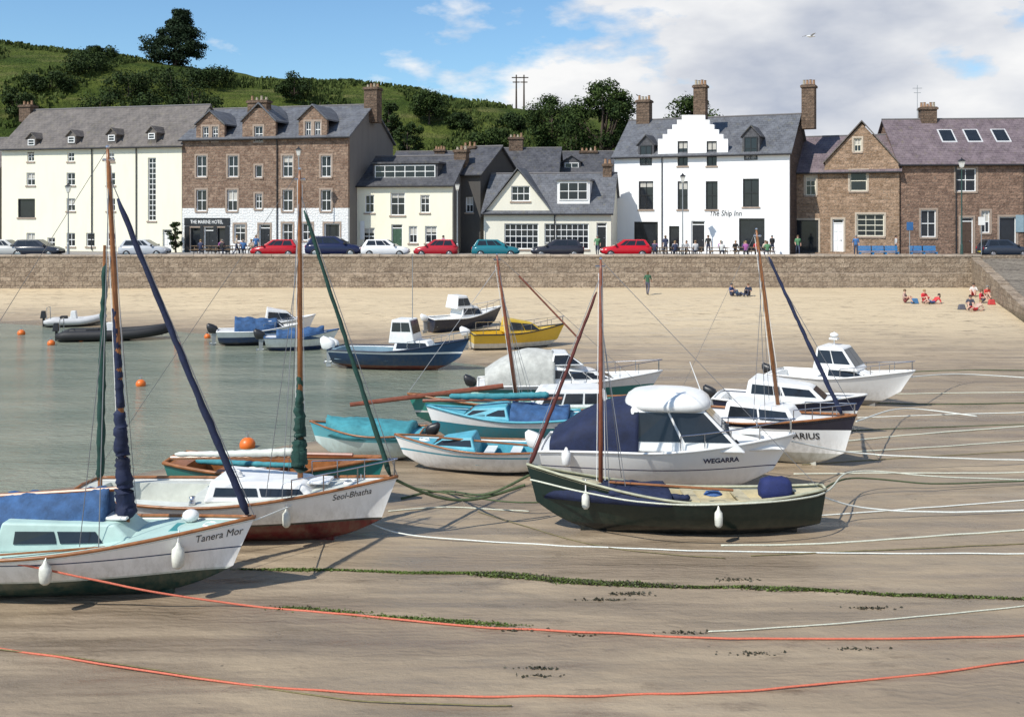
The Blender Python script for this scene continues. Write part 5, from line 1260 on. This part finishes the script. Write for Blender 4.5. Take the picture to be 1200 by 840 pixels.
rope([g(830,741),g(950,734),g(1080,723),g(1240,707)],.012,RW,'thin pale rope lying on the sand')
rope([g(560,600),g(700,640),g(850,655)],.010,RD,'thin dull weathered rope on the sand')

# ------------------------------------------------------------ seaweed
def weed(name,label,paths,mat,n,spread,size,seed=1,thr=.25,floor=0.0):
    rr=random.Random(seed); cb=MB()
    for path in paths:
        P_=[gp(*p) for p in path]
        for _ in range(n):
            i=rr.randrange(len(P_)-1); t=rr.random(); q=P_[i].lerp(P_[i+1],t)
            k=max(floor,noise.noise(Vector((q.x*1.1,q.y,4)))+thr)
            if rr.random()>k*2.2: continue
            x=q.x+rr.gauss(0,.2); y=q.y+.12*noise.noise(Vector((q.x*.8,1,1)))+rr.gauss(0,spread*(.3+k)); s_=size*rr.uniform(.3,1.3); a=rr.uniform(0,6.28); h=rr.uniform(0,.035)
            z=gz(x,y)+.006; l=s_; w=s_*.3
            ca,sa=math.cos(a),math.sin(a); n0=len(cb.v)
            cb.v+=[(x-ca*l/2,y-sa*l/2,z),(x-sa*w,y+ca*w,z+h),(x+ca*l/2,y+sa*l/2,z+h*.4),(x+sa*w,y-ca*w,z+.004)]; cb.f.append((n0,n0+1,n0+2,n0+3))
    me=bpy.data.meshes.new(name); me.from_pydata(cb.v,[],cb.f); me.materials.append(mat); me.update()
    o=bpy.data.objects.new(name,me); COL.objects.link(o); o['kind']='stuff'; o['label']=label; o['category']='seaweed'
GW=M('green_weed',(.10,.145,.02),.6,.5,3); BW=M('brown_weed',(.04,.036,.014),.6,.4,3)
LINE=[(285,667),(380,668),(480,671),(560,672),(640,678),(700,684),(800,687),(900,690),(1000,694),(1210,702)]
weed('green_seaweed','strands of bright green seaweed along the tide line',[LINE[:7],LINE[:7],LINE[6:],LINE[6:]],GW,5500,.045,.055,2,floor=.10)
weed('green_seaweed','thin broken strands of green seaweed beside the orange rope',[[(330,712),(450,722),(600,734)]],GW,2600,.03,.05,7,thr=.2)
weed('brown_seaweed','dark brown seaweed strewn along the tide line',[LINE[3:],LINE[3:],LINE[5:]],BW,4500,.04,.055,3,.28,floor=.10)
cl=[]
rr=random.Random(12)
for _ in range(7):
    px=rr.uniform(600,1190); py=rr.uniform(700,800); w=rr.uniform(1.5,3)
    cl.append([(px-w,py+1.5),(px,py),(px+w,py+rr.uniform(-1,1))])
cl+= [[(730,697),(738,695),(748,698)],[(1012,714),(1022,711),(1034,713)],[(852,683),(862,679),(872,681)],[(700,702),(706,704),(715,703)]]*2
weed('seaweed_clumps','scattered clumps of dark seaweed on the sand',cl,BW,40,.03,.06,4,.45)

# ------------------------------------------------------------ gull
Y=60; t=thing('seagull','white and grey seagull gliding with spread wings','bird',((950-600)*Y/1200,Y,HC+207*Y/1200),(0,rad(0),rad(20)))
mb=MB(); mb.tube([(-.28,0,0),(-.2,0,0),(-.05,0,.0),(.12,0,.02),(.2,0,.03),(.26,0,.03),(.31,0,.01)],[.03,.05,.075,.06,.04,.045,.008],8); mb.obj('body',WHITE,t,smooth=True)
for sd in(-1,1):
    mb=MB(); rg=[]
    for u,ch,zz,xo in((0,.16,.02,0),(.25,.15,.12,.03),(.45,.12,.13,.02),(.7,.02,.08,-.08)):
        rg.append([(xo+ch/2,sd*u,zz),(xo,sd*u,zz+.015),(xo-ch/2,sd*u,zz-.005),(xo,sd*u,zz-.008)])
    mb.rings(rg); mb.obj('wing',M('grey_feathers',(.35,.36,.38),.8,.2,6),t,smooth=True)

# ------------------------------------------------------------ light and sky
ts=Vector((-.74,-.67,0)).normalized(); el=rad(48)
tosun=Vector((ts.x*math.cos(el),ts.y*math.cos(el),math.sin(el)))
ld=bpy.data.lights.new('sun','SUN'); ld.energy=5.0; ld.angle=rad(.5); ld.color=(1,.955,.87)
lo=bpy.data.objects.new('sun',ld); COL.objects.link(lo); lo.rotation_euler=tosun.to_track_quat('Z','Y').to_euler(); lo.location=(-40,-40,60)
w=bpy.data.worlds.new('World'); scene.world=w; w.use_nodes=True; nt=w.node_tree; N=nt.nodes; L=nt.links
bg=N['Background']; out=N['World Output']
sk=N.new('ShaderNodeTexSky'); sk.sky_type='NISHITA'; sk.sun_disc=False; sk.sun_elevation=el; sk.sun_rotation=math.atan2(tosun.x,tosun.y); sk.air_density=1.0; sk.dust_density=.5; sk.ozone_density=1.5
L.new(mixc(nt,1.0,sk.outputs[0],(.72,.94,1.08),'MULTIPLY'),bg.inputs['Color']); bg.inputs['Strength'].default_value=.14
tc=N.new('ShaderNodeTexCoord'); sp=N.new('ShaderNodeSeparateXYZ'); L.new(tc.outputs['Generated'],sp.inputs[0])
def skymap(loc,sc=(1,1,2.3)):
    mp=N.new('ShaderNodeMapping'); mp.inputs['Scale'].default_value=sc; mp.inputs['Location'].default_value=loc; L.new(tc.outputs['Generated'],mp.inputs['Vector']); return mp.outputs[0]
mp=skymap((.35,.2,.12))
n1=noise_n(nt,mp,5.5,9,.56); n2=noise_n(nt,mp,2.1,3,.5)
bx=mrange(nt,sp.outputs[0],-.22,.28,-.06,.19)
mask=mathn(nt,'ADD',mathn(nt,'ADD',mathn(nt,'MULTIPLY',n1,.75),mathn(nt,'MULTIPLY',n2,.4)),bx)
mask=mathn(nt,'SUBTRACT',mask,mathn(nt,'MULTIPLY',sp.outputs[2],.36))
mk=mrange(nt,mask,.54,.62,0,1)
# sunlit upper edges, soft grey bases
n3=noise_n(nt,skymap((.35,.2,.20)),5.5,5,.5)
lit=mathn(nt,'SUBTRACT',n1,n3)
deep=mrange(nt,mask,.62,.80,0,.55)
sh=mathn(nt,'ADD',mrange(nt,lit,-.12,.12,.62,-.12),deep)
cc=mixc(nt,mathn(nt,'MULTIPLY',sh,1.0,True),(1.0,1.0,1.0),(.50,.55,.66))
bg2=N.new('ShaderNodeBackground'); L.new(cc,bg2.inputs['Color']); bg2.inputs['Strength'].default_value=.96
ms=N.new('ShaderNodeMixShader'); L.new(mk,ms.inputs[0]); L.new(bg.outputs[0],ms.inputs[1]); L.new(bg2.outputs[0],ms.inputs[2]); L.new(ms.outputs[0],out.inputs['Surface'])

# ------------------------------------------------------------ camera
cd=bpy.data.cameras.new('camera'); cam=bpy.data.objects.new('camera',cd); COL.objects.link(cam)
cam.location=(0,0,HC); cam.rotation_euler=(rad(90),0,0); cd.lens=36; cd.sensor_width=36; cd.shift_y=-170/1200; cd.clip_end=4000
scene.camera=cam
scene.view_settings.view_transform='Standard'; scene.view_settings.look='None'; scene.view_settings.exposure=0
